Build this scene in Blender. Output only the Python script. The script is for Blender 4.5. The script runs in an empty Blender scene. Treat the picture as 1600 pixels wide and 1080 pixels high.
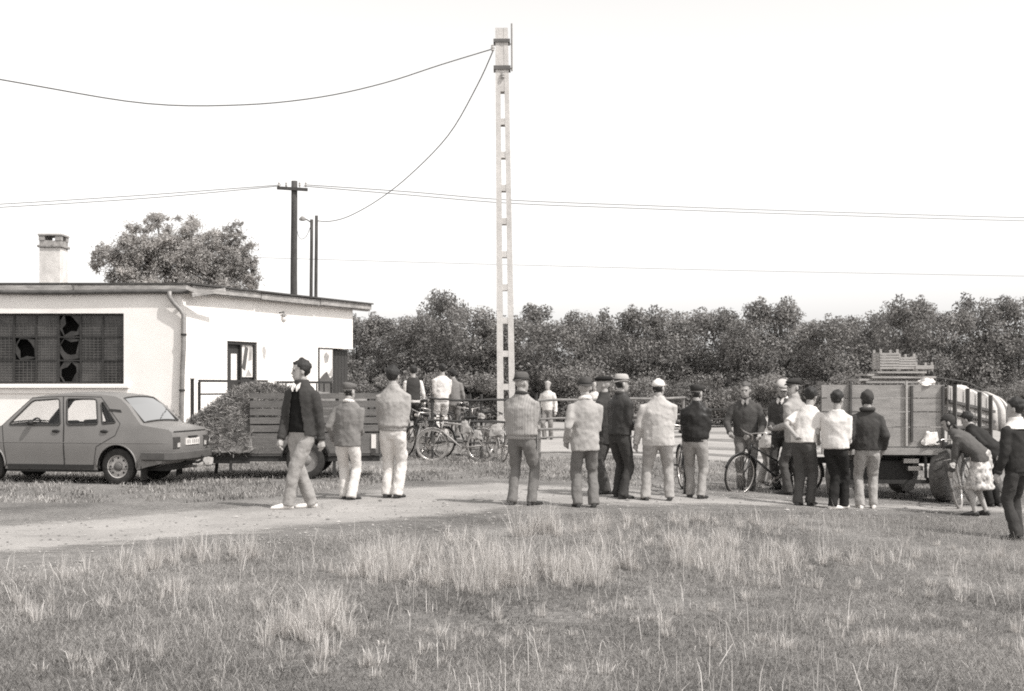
import bpy, bmesh, math, random
import numpy as np
from mathutils import Vector, Matrix, noise as mnoise
from mathutils.geometry import delaunay_2d_cdt

random.seed(7)
rng = np.random.default_rng(7)
scene = bpy.context.scene
COL = scene.collection
R = math.radians
PI = math.pi

# ---------------------------------------------------------------- camera
CAM_H = 1.6                 # eye height, horizon at pixel row 603 of 1080
F = 2000.0                  # focal length in pixels of a 1600 px wide frame
HOR = 603.0
cam_d = bpy.data.cameras.new('camera')
cam = bpy.data.objects.new('camera', cam_d)
COL.objects.link(cam)
cam.location = (0, 0, CAM_H)
cam.rotation_euler = (R(90), 0, 0)
cam_d.sensor_width = 36.0
cam_d.lens = 36.0 * F / 1600.0
cam_d.shift_y = (HOR - 540.0) / 1600.0
cam_d.clip_start = 0.1
cam_d.clip_end = 3000
scene.camera = cam

# ---------------------------------------------------------------- sky and sun
SUN_EL, SUN_AZ = R(53), R(123)      # azimuth clockwise from +Y: from the right, a little behind the camera
w = bpy.data.worlds.new('World')
scene.world = w
w.use_nodes = True
nt = w.node_tree
nt.nodes.clear()
sky = nt.nodes.new('ShaderNodeTexSky')
sky.sky_type = 'NISHITA'
sky.sun_disc = False
sky.sun_elevation = SUN_EL
sky.sun_rotation = SUN_AZ
sky.air_density = 1.0
sky.dust_density = 1.5
sky.ozone_density = 1.0
bw = nt.nodes.new('ShaderNodeSeparateColor')      # blue-sensitive film: the sky records by its blue
# a black and white print: the sky keeps its brightness and loses its blue
mul = nt.nodes.new('ShaderNodeMix')
mul.data_type = 'RGBA'
mul.blend_type = 'MULTIPLY'
mul.inputs[0].default_value = 1.0
mul.inputs[7].default_value = (1.0, 0.985, 0.965, 1)
bg = nt.nodes.new('ShaderNodeBackground')
bg.inputs[1].default_value = 0.148
wo = nt.nodes.new('ShaderNodeOutputWorld')
nt.links.new(sky.outputs[0], bw.inputs[0])
nt.links.new(bw.outputs[2], mul.inputs[6])
nt.links.new(mul.outputs[2], bg.inputs[0])
nt.links.new(bg.outputs[0], wo.inputs[0])

sd = bpy.data.lights.new('sun', 'SUN')
sd.energy = 2.6
sd.angle = R(1.2)
sd.color = (1.0, 0.975, 0.945)
sun = bpy.data.objects.new('sun', sd)
COL.objects.link(sun)
to_sun = Vector((math.sin(SUN_AZ) * math.cos(SUN_EL), math.cos(SUN_AZ) * math.cos(SUN_EL), math.sin(SUN_EL)))
sun.rotation_euler = to_sun.to_track_quat('Z', 'Y').to_euler()
sun.location = (30, -20, 40)

vs = scene.view_settings
vs.view_transform = 'Standard'
vs.look = 'None'
vs.exposure = 0.7
vs.gamma = 1.0
vs.use_curve_mapping = False
scene.render.engine = 'CYCLES'
scene.cycles.use_denoising = False      # the little noise that stays reads as film grain
scene.cycles.max_bounces = 6
scene.cycles.transparent_max_bounces = 12
scene.cycles.filter_width = 1.9

# ---------------------------------------------------------------- helpers
def smooth01(t):
    t = max(0.0, min(1.0, t))
    return t * t * (3 - 2 * t)

def gz(x, y):
    """height of the ground: falls gently to the right, a low bank behind the bicycles"""
    h = -0.28 * smooth01((x - 0.5) / 8.0)
    h += 0.36 * math.exp(-(((x + 2.1) / 1.5) ** 2 + ((y - 31.5) / 2.2) ** 2))
    h += 0.03 * (mnoise.noise(Vector((x * 0.35, y * 0.35, 1.3))))
    return h

def G(px, py):
    """the ground point seen at a photo pixel"""
    D = F * CAM_H / (py - HOR)
    for _ in range(12):
        x = (px - 800) * D / F
        D = F * (CAM_H - gz(x, D)) / (py - HOR)
    x = (px - 800) * D / F
    return Vector((x, D, gz(x, D)))

def W(px, py, D):
    return Vector(((px - 800) * D / F, D, CAM_H - (py - HOR) * D / F))

def tint(v):
    return (v * 1.03, v * 0.985, v * 0.945, 1)

MATS = {}
def mat(name, v, rough=0.8, var=0.15, scale=6.0, bump=0.0, bscale=40.0, spec=0.3, metal=0.0, stretch=None,
        trans=0.0, dirt=0.0, attr=None):
    if name in MATS:
        return MATS[name]
    m = bpy.data.materials.new(name)
    m.use_nodes = True
    n = m.node_tree.nodes
    l = m.node_tree.links
    b = n['Principled BSDF']
    b.inputs['Roughness'].default_value = rough
    b.inputs['Metallic'].default_value = metal
    b.inputs['Specular IOR Level'].default_value = spec
    tc = n.new('ShaderNodeTexCoord')
    co = tc.outputs['Object']
    if stretch:
        mp = n.new('ShaderNodeMapping')
        mp.inputs['Scale'].default_value = stretch
        l.new(co, mp.inputs[0])
        co = mp.outputs[0]
    nz = n.new('ShaderNodeTexNoise')
    nz.inputs['Scale'].default_value = scale
    nz.inputs['Detail'].default_value = 6
    nz.inputs['Roughness'].default_value = 0.65
    l.new(co, nz.inputs['Vector'])
    cr = n.new('ShaderNodeValToRGB')
    cr.color_ramp.elements[0].position = 0.3
    cr.color_ramp.elements[1].position = 0.7
    cr.color_ramp.elements[0].color = tint(v * (1 - var))
    cr.color_ramp.elements[1].color = tint(v * (1 + var))
    l.new(nz.outputs['Fac'], cr.inputs[0])
    colr = cr.outputs[0]
    if dirt:
        nz2 = n.new('ShaderNodeTexNoise')
        nz2.inputs['Scale'].default_value = 1.3
        nz2.inputs['Detail'].default_value = 8
        nz2.inputs['Roughness'].default_value = 0.75
        l.new(tc.outputs['Object'], nz2.inputs['Vector'])
        c2 = n.new('ShaderNodeValToRGB')
        c2.color_ramp.elements[0].position = 0.38
        c2.color_ramp.elements[0].color = (1 - dirt,) * 3 + (1,)
        c2.color_ramp.elements[1].position = 0.6
        c2.color_ramp.elements[1].color = (1, 1, 1, 1)
        l.new(nz2.outputs['Fac'], c2.inputs[0])
        mx = n.new('ShaderNodeMix')
        mx.data_type = 'RGBA'
        mx.blend_type = 'MULTIPLY'
        mx.inputs[0].default_value = 1
        l.new(colr, mx.inputs[6])
        l.new(c2.outputs[0], mx.inputs[7])
        colr = mx.outputs[2]
    if attr:
        at = n.new('ShaderNodeAttribute')
        at.attribute_name = attr
        mx = n.new('ShaderNodeMix')
        mx.data_type = 'RGBA'
        mx.blend_type = 'MULTIPLY'
        mx.inputs[0].default_value = 1
        l.new(colr, mx.inputs[6])
        l.new(at.outputs['Fac'], mx.inputs[7])
        colr = mx.outputs[2]
    l.new(colr, b.inputs['Base Color'])
    if bump:
        nb = n.new('ShaderNodeTexNoise')
        nb.inputs['Scale'].default_value = bscale
        nb.inputs['Detail'].default_value = 5
        l.new(co, nb.inputs['Vector'])
        bp = n.new('ShaderNodeBump')
        bp.inputs['Strength'].default_value = bump
        bp.inputs['Distance'].default_value = 0.02
        l.new(nb.outputs['Fac'], bp.inputs['Height'])
        l.new(bp.outputs[0], b.inputs['Normal'])
    if trans:
        tr = n.new('ShaderNodeBsdfTranslucent')
        l.new(colr, tr.inputs[0])
        ms = n.new('ShaderNodeMixShader')
        ms.inputs[0].default_value = trans
        l.new(b.outputs[0], ms.inputs[1])
        l.new(tr.outputs[0], ms.inputs[2])
        l.new(ms.outputs[0], n['Material Output'].inputs[0])
    MATS[name] = m
    return m

def glass_mat(name, tintv=0.8, refl=0.25):
    if name in MATS:
        return MATS[name]
    m = bpy.data.materials.new(name)
    m.use_nodes = True
    n = m.node_tree.nodes
    l = m.node_tree.links
    n.remove(n['Principled BSDF'])
    t = n.new('ShaderNodeBsdfTransparent')
    t.inputs[0].default_value = (tintv, tintv, tintv, 1)
    g = n.new('ShaderNodeBsdfGlossy')
    g.inputs['Roughness'].default_value = 0.03
    fr = n.new('ShaderNodeFresnel')
    fr.inputs[0].default_value = 1.45
    ad = n.new('ShaderNodeMath')
    ad.operation = 'ADD'
    ad.inputs[1].default_value = refl
    l.new(fr.outputs[0], ad.inputs[0])
    ms = n.new('ShaderNodeMixShader')
    l.new(ad.outputs[0], ms.inputs[0])
    l.new(t.outputs[0], ms.inputs[1])
    l.new(g.outputs[0], ms.inputs[2])
    l.new(ms.outputs[0], n['Material Output'].inputs[0])
    MATS[name] = m
    return m

def tag(o, label=None, cat=None, group=None, kind=None):
    if label: o['label'] = label
    if cat: o['category'] = cat
    if group: o['group'] = group
    if kind: o['kind'] = kind
    return o

def empty(name, loc=(0, 0, 0), rz=0.0):
    o = bpy.data.objects.new(name, None)
    o.empty_display_size = 0.1
    COL.objects.link(o)
    o.location = loc
    o.rotation_euler = (0, 0, rz)
    return o

def thing(name, label, cat, loc=(0, 0, 0), rz=0.0, group=None):
    return tag(empty(name, loc, rz), label, cat, group)

class MB:
    def __init__(s):
        s.v = []
        s.f = []
    def add(s, verts, faces):
        o = len(s.v)
        s.v += [tuple(p) for p in verts]
        s.f += [tuple(i + o for i in f) for f in faces]
        return s
    def box(s, a, b, M=None):
        x0, y0, z0 = a
        x1, y1, z1 = b
        vs_ = [Vector(p) for p in ((x0, y0, z0), (x1, y0, z0), (x1, y1, z0), (x0, y1, z0),
                                  (x0, y0, z1), (x1, y0, z1), (x1, y1, z1), (x0, y1, z1))]
        if M is not None:
            vs_ = [M @ p for p in vs_]
        return s.add(vs_, [(0, 3, 2, 1), (4, 5, 6, 7), (0, 1, 5, 4), (1, 2, 6, 5), (2, 3, 7, 6), (3, 0, 4, 7)])
    def bar(s, p, q, wd, hd, up=(0, 0, 1)):
        """box from p to q with a w x h section"""
        p = Vector(p); q = Vector(q)
        d = (q - p).normalized()
        u = Vector(up)
        sd_ = d.cross(u)
        if sd_.length < 1e-4:
            sd_ = d.cross(Vector((0, 1, 0)))
        sd_.normalize()
        u = sd_.cross(d)
        vs_ = []
        for e in (p, q):
            for (i, j) in ((-1, -1), (1, -1), (1, 1), (-1, 1)):
                vs_.append(e + sd_ * (i * wd / 2) + u * (j * hd / 2))
        return s.add(vs_, [(0, 1, 2, 3), (7, 6, 5, 4), (0, 4, 5, 1), (1, 5, 6, 2), (2, 6, 7, 3), (3, 7, 4, 0)])
    def loft(s, rings, cap=True, closed=False):
        n = len(rings[0])
        vs_ = [p for r in rings for p in r]
        fs = []
        m = len(rings)
        for i in range(m if closed else m - 1):
            k = (i + 1) % m
            for j in range(n):
                fs.append((i * n + j, i * n + (j + 1) % n, k * n + (j + 1) % n, k * n + j))
        if cap and not closed:
            fs.append(tuple(reversed(range(n))))
            fs.append(tuple(range((m - 1) * n, m * n)))
        return s.add(vs_, fs)
    def tube(s, path, rad, n=8, cap=True, closed=False, up=None, flat=1.0):
        path = [Vector(p) for p in path]
        m = len(path)
        if not isinstance(rad, (list, tuple)):
            rad = [rad] * m
        rings = []
        ref = Vector(up) if up else None
        for i in range(m):
            if closed:
                t = path[(i + 1) % m] - path[i - 1]
            else:
                t = path[min(i + 1, m - 1)] - path[max(i - 1, 0)]
            t.normalize()
            if ref is None:
                ref = Vector((0, 0, 1)) if abs(t.z) < 0.9 else Vector((0, 1, 0))
            a = ref - t * ref.dot(t)
            if a.length < 1e-5:
                a = t.orthogonal()
            a.normalize()
            if not up:
                ref = a
            b = t.cross(a)
            rings.append([path[i] + (a * math.cos(2 * PI * j / n) * flat + b * math.sin(2 * PI * j / n)) * rad[i] for j in range(n)])
        return s.loft(rings, cap, closed)
    def ell(s, c, r, n=10, m=7, M=None):
        c = Vector(c)
        rings = []
        for i in range(m + 1):
            th = PI * (i / m) * 0.98 + 0.01 * PI
            rings.append([Vector((r[0] * math.sin(th) * math.cos(2 * PI * j / n), r[1] * math.sin(th) * math.sin(2 * PI * j / n), -r[2] * math.cos(th))) for j in range(n)])
        if M is not None:
            rings = [[M @ p for p in r_] for r_ in rings]
        rings = [[c + p for p in r_] for r_ in rings]
        return s.loft(rings)
    def lathe(s, prof, n=20, axis='z', c=(0, 0, 0), closed=False, cap=True):
        c = Vector(c)
        rings = []
        for (r, h) in prof:
            ring = []
            for j in range(n):
                a = 2 * PI * j / n
                if axis == 'z':
                    p = Vector((r * math.cos(a), r * math.sin(a), h))
                elif axis == 'y':
                    p = Vector((r * math.cos(a), h, r * math.sin(a)))
                else:
                    p = Vector((h, r * math.cos(a), r * math.sin(a)))
                ring.append(c + p)
            rings.append(ring)
        return s.loft(rings, cap, closed)
    def prism(s, poly, ext, M=None):
        """poly: list of 3d points, extruded by vector ext"""
        e = Vector(ext)
        a = [Vector(p) for p in poly]
        n = len(a)
        vs_ = a + [p + e for p in a]
        if M is not None:
            vs_ = [M @ p for p in vs_]
        return s.add(vs_, [tuple(reversed(range(n))), tuple(range(n, 2 * n))] + [(j, (j + 1) % n, n + (j + 1) % n, n + j) for j in range(n)])
    def xf(s, M):
        s.v = [tuple(M @ Vector(p)) for p in s.v]
        return s
    def build(s, name, m, parent=None, smooth=False, bevel=0.0, auto=None):
        me = bpy.data.meshes.new(name)
        me.from_pydata(s.v, [], s.f)
        bm = bmesh.new()
        bm.from_mesh(me)
        bmesh.ops.recalc_face_normals(bm, faces=bm.faces)
        bm.to_mesh(me)
        bm.free()
        if m is not None:
            me.materials.append(m)
        if smooth:
            me.polygons.foreach_set('use_smooth', [True] * len(me.polygons))
        o = bpy.data.objects.new(name, me)
        COL.objects.link(o)
        if parent is not None:
            o.parent = parent
        if auto is not None:
            me.polygons.foreach_set('use_smooth', [True] * len(me.polygons))
            me.set_sharp_from_angle(angle=R(auto))
        if bevel:
            bv = o.modifiers.new('bevel', 'BEVEL')
            bv.width = bevel
            bv.segments = 2
            bv.limit_method = 'ANGLE'
            bv.angle_limit = R(40)
        return o

def np_mesh(name, verts, faces_flat, nper, m, parent=None, tone=None, smooth=False):
    """fast mesh from numpy arrays; every face has nper corners; tone is a value per face"""
    me = bpy.data.meshes.new(name)
    nv = len(verts)
    nf = len(faces_flat) // nper
    me.vertices.add(nv)
    me.vertices.foreach_set('co', verts.astype(np.float32).ravel())
    me.loops.add(nf * nper)
    me.loops.foreach_set('vertex_index', faces_flat.astype(np.int32))
    me.polygons.add(nf)
    me.polygons.foreach_set('loop_start', np.arange(0, nf * nper, nper, dtype=np.int32))
    me.update(calc_edges=True)
    me.validate()
    if tone is not None:
        a = me.attributes.new('tone', 'FLOAT', 'FACE')
        a.data.foreach_set('value', tone.astype(np.float32))
    if smooth:
        me.polygons.foreach_set('use_smooth', np.ones(nf, dtype=bool))
    me.materials.append(m)
    o = bpy.data.objects.new(name, me)
    COL.objects.link(o)
    if parent is not None:
        o.parent = parent
    return o

def link_copy(o, parent=None):
    c = o.copy()
    COL.objects.link(c)
    c.parent = parent
    return c

def copy_tree(o, parent=None):
    c = link_copy(o, parent)
    for ch in o.children:
        copy_tree(ch, c)
    return c

def root_inv(o):
    M = Matrix.Identity(4)
    chain = []
    while o is not None:
        chain.append(o)
        o = o.parent
    for c in reversed(chain):
        M = M @ Matrix.Translation(c.location) @ c.rotation_euler.to_matrix().to_4x4()
    return M.inverted()

def wbuild(mb, name, m, parent, **k):
    """build a mesh given in world coordinates as a child of parent"""
    return mb.xf(root_inv(parent)).build(name, m, parent, **k)

# vectorised ground height
GX0, GY0, GS = -60.0, -10.0, 0.3
_nx, _ny = 401, 334
_GZ = np.array([[gz(GX0 + i * GS, GY0 + j * GS) for j in range(_ny)] for i in range(_nx)])
def gz_np(x, y):
    u = np.clip((x - GX0) / GS, 0, _nx - 1.001)
    v = np.clip((y - GY0) / GS, 0, _ny - 1.001)
    i = u.astype(int); j = v.astype(int)
    a = u - i; b = v - j
    return (_GZ[i, j] * (1 - a) * (1 - b) + _GZ[i + 1, j] * a * (1 - b) + _GZ[i, j + 1] * (1 - a) * b + _GZ[i + 1, j + 1] * a * b)

# ---------------------------------------------------------------- ground
def ground_material():
    m = bpy.data.materials.new('turf')
    m.use_nodes = True
    n = m.node_tree.nodes; l = m.node_tree.links
    b = n['Principled BSDF']
    b.inputs['Roughness'].default_value = 0.95
    b.inputs['Specular IOR Level'].default_value = 0.1
    tc = n.new('ShaderNodeTexCoord')
    def noise(sc, det=8, ro=0.6):
        z = n.new('ShaderNodeTexNoise')
        z.inputs['Scale'].default_value = sc
        z.inputs['Detail'].default_value = det
        z.inputs['Roughness'].default_value = ro
        l.new(tc.outputs['Object'], z.inputs['Vector'])
        return z.outputs['Fac']
    def ramp(src, p0, v0, p1, v1, tn=tint):
        c = n.new('ShaderNodeValToRGB')
        c.color_ramp.elements[0].position = p0
        c.color_ramp.elements[0].color = tn(v0)
        c.color_ramp.elements[1].position = p1
        c.color_ramp.elements[1].color = tn(v1)
        l.new(src, c.inputs[0])
        return c.outputs[0]
    a = ramp(noise(0.55), 0.35, 0.14, 0.65, 0.27)
    d = ramp(noise(14, 6, 0.75), 0.25, 0.5, 0.75, 1.5, lambda q_: (q_, q_, q_, 1))
    mx = n.new('ShaderNodeMix'); mx.data_type = 'RGBA'; mx.blend_type = 'MULTIPLY'
    mx.inputs[0].default_value = 1
    l.new(a, mx.inputs[6]); l.new(d, mx.inputs[7])
    l.new(mx.outputs[2], b.inputs['Base Color'])
    bp = n.new('ShaderNodeBump')
    bp.inputs['Strength'].default_value = 0.8
    bp.inputs['Distance'].default_value = 0.05
    l.new(noise(22, 8, 0.7), bp.inputs['Height'])
    l.new(bp.outputs[0], b.inputs['Normal'])
    return m

def grid_axis(lo, hi, a, b, step):
    out = list(np.arange(a, b + 1e-6, step))
    v, s = a, step
    while v > lo:
        s *= 1.35; v -= s; out.insert(0, max(v, lo))
    v, s = out[-1], step
    while v < hi:
        s *= 1.35; v += s; out.append(min(v, hi))
    return np.array(out)

xs = grid_axis(-900, 900, -20, 20, 0.4)
ys = grid_axis(-60, 1800, 2, 45, 0.4)
XX, YY = np.meshgrid(xs, ys, indexing='ij')
ZZ = gz_np(XX, YY)
vv = np.stack([XX, YY, ZZ], -1).reshape(-1, 3)
nyy = len(ys)
ii, jj = np.meshgrid(np.arange(len(xs) - 1), np.arange(nyy - 1), indexing='ij')
q = (ii * nyy + jj).ravel()
ff = np.stack([q, q + nyy, q + nyy + 1, q + 1], -1).ravel()
ground = np_mesh('ground', vv, ff, 4, ground_material(), smooth=True)
tag(ground, kind='structure')

def dirt_material(name, v, contrast=0.3):
    m = bpy.data.materials.new(name)
    m.use_nodes = True
    n = m.node_tree.nodes; l = m.node_tree.links
    b = n['Principled BSDF']
    b.inputs['Roughness'].default_value = 0.95
    b.inputs['Specular IOR Level'].default_value = 0.1
    tc = n.new('ShaderNodeTexCoord')
    def noise(sc, det=8, ro=0.6, st=None):
        z = n.new('ShaderNodeTexNoise')
        z.inputs['Scale'].default_value = sc
        z.inputs['Detail'].default_value = det
        z.inputs['Roughness'].default_value = ro
        if st:
            mp = n.new('ShaderNodeMapping'); mp.inputs['Scale'].default_value = st
            l.new(tc.outputs['Object'], mp.inputs[0]); l.new(mp.outputs[0], z.inputs['Vector'])
        else:
            l.new(tc.outputs['Object'], z.inputs['Vector'])
        return z.outputs['Fac']
    c = n.new('ShaderNodeValToRGB')
    c.color_ramp.elements[0].position = 0.28; c.color_ramp.elements[0].color = tint(v * (1 - contrast))
    c.color_ramp.elements[1].position = 0.62; c.color_ramp.elements[1].color = tint(v * 1.12)
    l.new(noise(0.7, 9, 0.62, (1, 0.7, 1)), c.inputs[0])
    c2 = n.new('ShaderNodeValToRGB')
    c2.color_ramp.elements[0].position = 0.3; c2.color_ramp.elements[0].color = (0.72,) * 3 + (1,)
    c2.color_ramp.elements[1].position = 0.6; c2.color_ramp.elements[1].color = (1.08,) * 3 + (1,)
    l.new(noise(30, 6, 0.8), c2.inputs[0])
    mx = n.new('ShaderNodeMix'); mx.data_type = 'RGBA'; mx.blend_type = 'MULTIPLY'; mx.inputs[0].default_value = 1
    l.new(c.outputs[0], mx.inputs[6]); l.new(c2.outputs[0], mx.inputs[7])
    # cart tracks and scuffs: dark streaks that run along the road
    c3 = n.new('ShaderNodeValToRGB')
    c3.color_ramp.elements[0].position = 0.30; c3.color_ramp.elements[0].color = (1 - contrast * 1.3,) * 3 + (1,)
    c3.color_ramp.elements[1].position = 0.43; c3.color_ramp.elements[1].color = (1, 1, 1, 1)
    l.new(noise(1.6, 7, 0.7, (0.28, 1.9, 1)), c3.inputs[0])
    mx3 = n.new('ShaderNodeMix'); mx3.data_type = 'RGBA'; mx3.blend_type = 'MULTIPLY'; mx3.inputs[0].default_value = 1
    l.new(mx.outputs[2], mx3.inputs[6]); l.new(c3.outputs[0], mx3.inputs[7])
    l.new(mx3.outputs[2], b.inputs['Base Color'])
    bp = n.new('ShaderNodeBump')
    bp.inputs['Strength'].default_value = 0.5; bp.inputs['Distance'].default_value = 0.03
    l.new(noise(18, 8, 0.7), bp.inputs['Height'])
    l.new(bp.outputs[0], b.inputs['Normal'])
    # worn edge: the soil thins out into the turf in patches
    at = n.new('ShaderNodeAttribute'); at.attribute_name = 'edge'
    ad = n.new('ShaderNodeMath'); ad.operation = 'ADD'
    l.new(at.outputs['Fac'], ad.inputs[0]); l.new(noise(1.9, 10, 0.78, (0.7, 1.3, 1)), ad.inputs[1])
    st = n.new('ShaderNodeMapRange')
    st.inputs['From Min'].default_value = 0.80; st.inputs['From Max'].default_value = 1.06
    l.new(ad.outputs[0], st.inputs['Value'])
    tr = n.new('ShaderNodeBsdfTransparent')
    ms = n.new('ShaderNodeMixShader')
    l.new(st.outputs[0], ms.inputs[0]); l.new(tr.outputs[0], ms.inputs[1]); l.new(b.outputs[0], ms.inputs[2])
    l.new(ms.outputs[0], n['Material Output'].inputs[0])
    return m

def dirt_strip(name, near, far, v, lift, n_across=14, n_along=160, fade=0.9, contrast=0.3):
    """sheet of bare soil between two ground polylines (near edge, far edge)"""
    def resample(pl):
        pl = np.array(pl, float)
        d = np.r_[0, np.cumsum(np.hypot(*np.diff(pl, axis=0).T))]
        t = np.linspace(0, d[-1], n_along)
        return np.stack([np.interp(t, d, pl[:, 0]), np.interp(t, d, pl[:, 1])], -1)
    a, b = resample(near), resample(far)
    t = np.linspace(0, 1, n_across)
    P = a[:, None, :] * (1 - t)[None, :, None] + b[:, None, :] * t[None, :, None]
    Z = gz_np(P[..., 0], P[..., 1]) + lift
    vv = np.concatenate([P, Z[..., None]], -1).reshape(-1, 3)
    i, j = np.meshgrid(np.arange(n_along - 1), np.arange(n_across - 1), indexing='ij')
    q = (i * n_across + j).ravel()
    ff = np.stack([q, q + n_across, q + n_across + 1, q + 1], -1).ravel()
    o = np_mesh(name, vv, ff, 4, dirt_material(name + '_soil', v, contrast), smooth=True)
    wd = np.hypot(*(b - a).T)[:, None] * np.ones_like(t)[None, :]
    e = np.minimum(t, 1 - t)[None, :] * wd
    al = np.minimum(np.arange(n_along), np.arange(n_along)[::-1])[:, None] / n_along * 40
    e = np.clip(np.minimum(e, al) / fade, 0, 1)
    at = o.data.attributes.new('edge', 'FLOAT', 'POINT')
    at.data.foreach_set('value', e.astype(np.float32).ravel())
    return tag(o, kind='structure')

def gp(*pts):
    return [tuple(G(*p)[:2]) for p in pts]
dirt_strip('dirt_road',
    gp((-420, 905), (40, 884), (250, 862), (500, 838), (700, 822), (830, 806), (1000, 801), (1250, 803), (1500, 808), (1900, 815)),
    gp((-420, 835), (40, 806), (250, 790), (440, 778), (600, 757), (760, 748), (900, 756), (1100, 768), (1350, 780), (1900, 782)), 0.33, 0.006, fade=2.2)
dirt_strip('dirt_yard',
    gp((800, 716), (860, 714), (1000, 716), (1100, 724), (1300, 738), (1500, 742), (1900, 748)),
    gp((800, 655), (860, 655), (1000, 655), (1100, 655), (1300, 656), (1500, 658), (1900, 660)), 0.34, 0.006, fade=2.0, contrast=0.1)

# ---------------------------------------------------------------- white building
M_plaster = mat('white_plaster', 0.84, 0.9, 0.03, 3, 0.2, 60, 0.2, dirt=0.06)
M_roof = mat('bitumen_sheet', 0.07, 0.85, 0.3, 8, 0.3, 30)
M_fascia = mat('weathered_board', 0.38, 0.85, 0.3, 5, 0.3, 30, stretch=(1, 1, 6), dirt=0.35)
M_iron = mat('dark_iron', 0.035, 0.6, 0.3, 12, 0.15, 60)
M_zinc = mat('zinc_pipe', 0.30, 0.55, 0.25, 5, 0.1, 30, 0.5, 0.3, dirt=0.4)
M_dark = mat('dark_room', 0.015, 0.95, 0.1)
M_conc = mat('concrete', 0.42, 0.9, 0.15, 5, 0.4, 45, dirt=0.25)
M_doorw = mat('dark_painted_wood', 0.045, 0.6, 0.3, 6, 0.2, 30, stretch=(6, 6, 1))
M_pane = mat('wired_glass', 0.065, 0.4, 0.55, 3.5, 0.25, 70, 0.5)
M_paneb = mat('grimy_wired_glass', 0.04, 0.45, 0.8, 2.4, 0.25, 70, 0.4)
M_wire = mat('glass_wire', 0.11, 0.6, 0.3, 20)
M_white = mat('white_paint', 0.75, 0.6, 0.08, 8)
M_brick = mat('chimney_plaster', 0.78, 0.9, 0.15, 6, 0.4, 40, dirt=0.25)
M_brick2 = mat('sooty_brick', 0.30, 0.9, 0.4, 10, 0.5, 40)

A = Vector((-6.98, 27.0, 0))
U = Vector((2.85, 6.2, 0)).normalized()
N = Vector((U.y, -U.x, 0))
WALL_T = 3.62
bld = thing('white_building', 'long low white plastered building with a flat dark roof and barred shop window', 'building', A)
Z0 = -0.1

wl = MB()
XL = -21.0
wx0, wx1, wz0, wz1 = -12.42, -8.19, 1.64, 3.13
def lw(x0, x1, z0, z1):
    wl.box((x0, 27.0, z0), (x1, 27.3, z1))
lw(XL, wx0, Z0, WALL_T); lw(wx1, -6.98, Z0, WALL_T); lw(wx0, wx1, Z0, wz0); lw(wx0, wx1, wz1, WALL_T)
# right wing along U: frame M maps (t, depth, z) to the world
MR = Matrix(((U.x, -N.x, 0, A.x), (U.y, -N.y, 0, A.y), (0, 0, 1, 0), (0, 0, 0, 1)))
def rw(t0, t1, z0, z1, d0=0.0, d1=0.3):
    wl.box((t0, d0, z0), (t1, d1, z1), MR)
LEN = 6.82
dz0, dz1 = 0.62, 2.6
rw(0.002, 1.57, Z0, WALL_T); rw(1.57, 2.68, dz1, WALL_T); rw(1.57, 2.68, Z0, dz0)
rw(2.68, 5.2, Z0, WALL_T); rw(5.2, LEN, 2.55, WALL_T); rw(5.2, LEN, Z0, 0.60)
# far end and back walls
e = A + U * LEN
wl.prism([e - N * 0.3, e - N * 6, e - N * 6 + U * -0.3, e - N * 0.3 - U * 0.3], (0, 0, WALL_T))
wl.box((XL, 27.3, Z0), (XL + 0.3, 36.0, WALL_T))
wbuild(wl, 'wall', M_plaster, bld)
# near-black sheets stand in for the unlit rooms behind the openings
dr = MB(); dr.box((wx0 - 0.1, 27.5, 1.2), (wx1 + 0.1, 27.55, 3.4)); wbuild(dr, 'room_shade_sheet', M_dark, bld)
dr = MB(); dr.box((5.1, 0.9, 0.6), (LEN - 0.35, 0.95, 2.7), MR); wbuild(dr, 'room_shade_sheet', M_dark, bld)

# roof slab: wing one straight, wing two turned
def poly_at(z, off, back=11.0):
    offl = off * 0.3
    c0 = Vector((XL - 0.3, 27.0 - offl, z))
    # corner where the two offset eaves meet
    k = A + N * off
    s = (27.0 - offl - k.y) / U.y
    c1 = Vector((k.x + U.x * s, 27.0 - offl, z))
    c2 = A + N * off + U * (LEN + 0.62); c2.z = z
    c3 = c2 - N * 7.0
    c4 = Vector((XL - 0.3, 37.5, z))
    return [c0, c1, c2, c3, c4]
rf = MB()
rf.prism(poly_at(3.735, 0.26), (0, 0, 0.035))
roof = wbuild(rf, 'roof', M_roof, bld)
rs = MB()
rs.prism(poly_at(WALL_T + 0.002, 0.16), (0, 0, 0.11))
wbuild(rs, 'roof_deck', M_fascia, roof)
# fascia boards, slightly sagging
def fascia(p, q, z, k):
    L = (q - p).length
    nseg = max(1, int(L / 2.2))
    for i in range(nseg):
        a = p.lerp(q, i / nseg); b = p.lerp(q, (i + 1) / nseg - 0.004)
        s1 = random.uniform(-0.016, 0.016); s2 = random.uniform(-0.016, 0.016)
        f = MB()
        f.bar((a.x, a.y, z + s1), (b.x, b.y, z + s2), 0.03, 0.13)
        wbuild(f, 'fascia_board', M_fascia, roof)
PO = poly_at(0, 0.195)
fascia(PO[0], PO[1], 3.655, 0)
fascia(PO[1] + U * 0.1, PO[2], 3.655, 1)
# second thin board and dark lath shadowing under the right eave
lb = MB()
p2 = poly_at(0, 0.09)
lb.bar(p2[1] + Vector((0, 0, 3.585)) + U * 0.35, p2[2] + Vector((0, 0, 3.585)), 0.12, 0.05)
wbuild(lb, 'eave_lath', M_fascia, roof)
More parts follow.
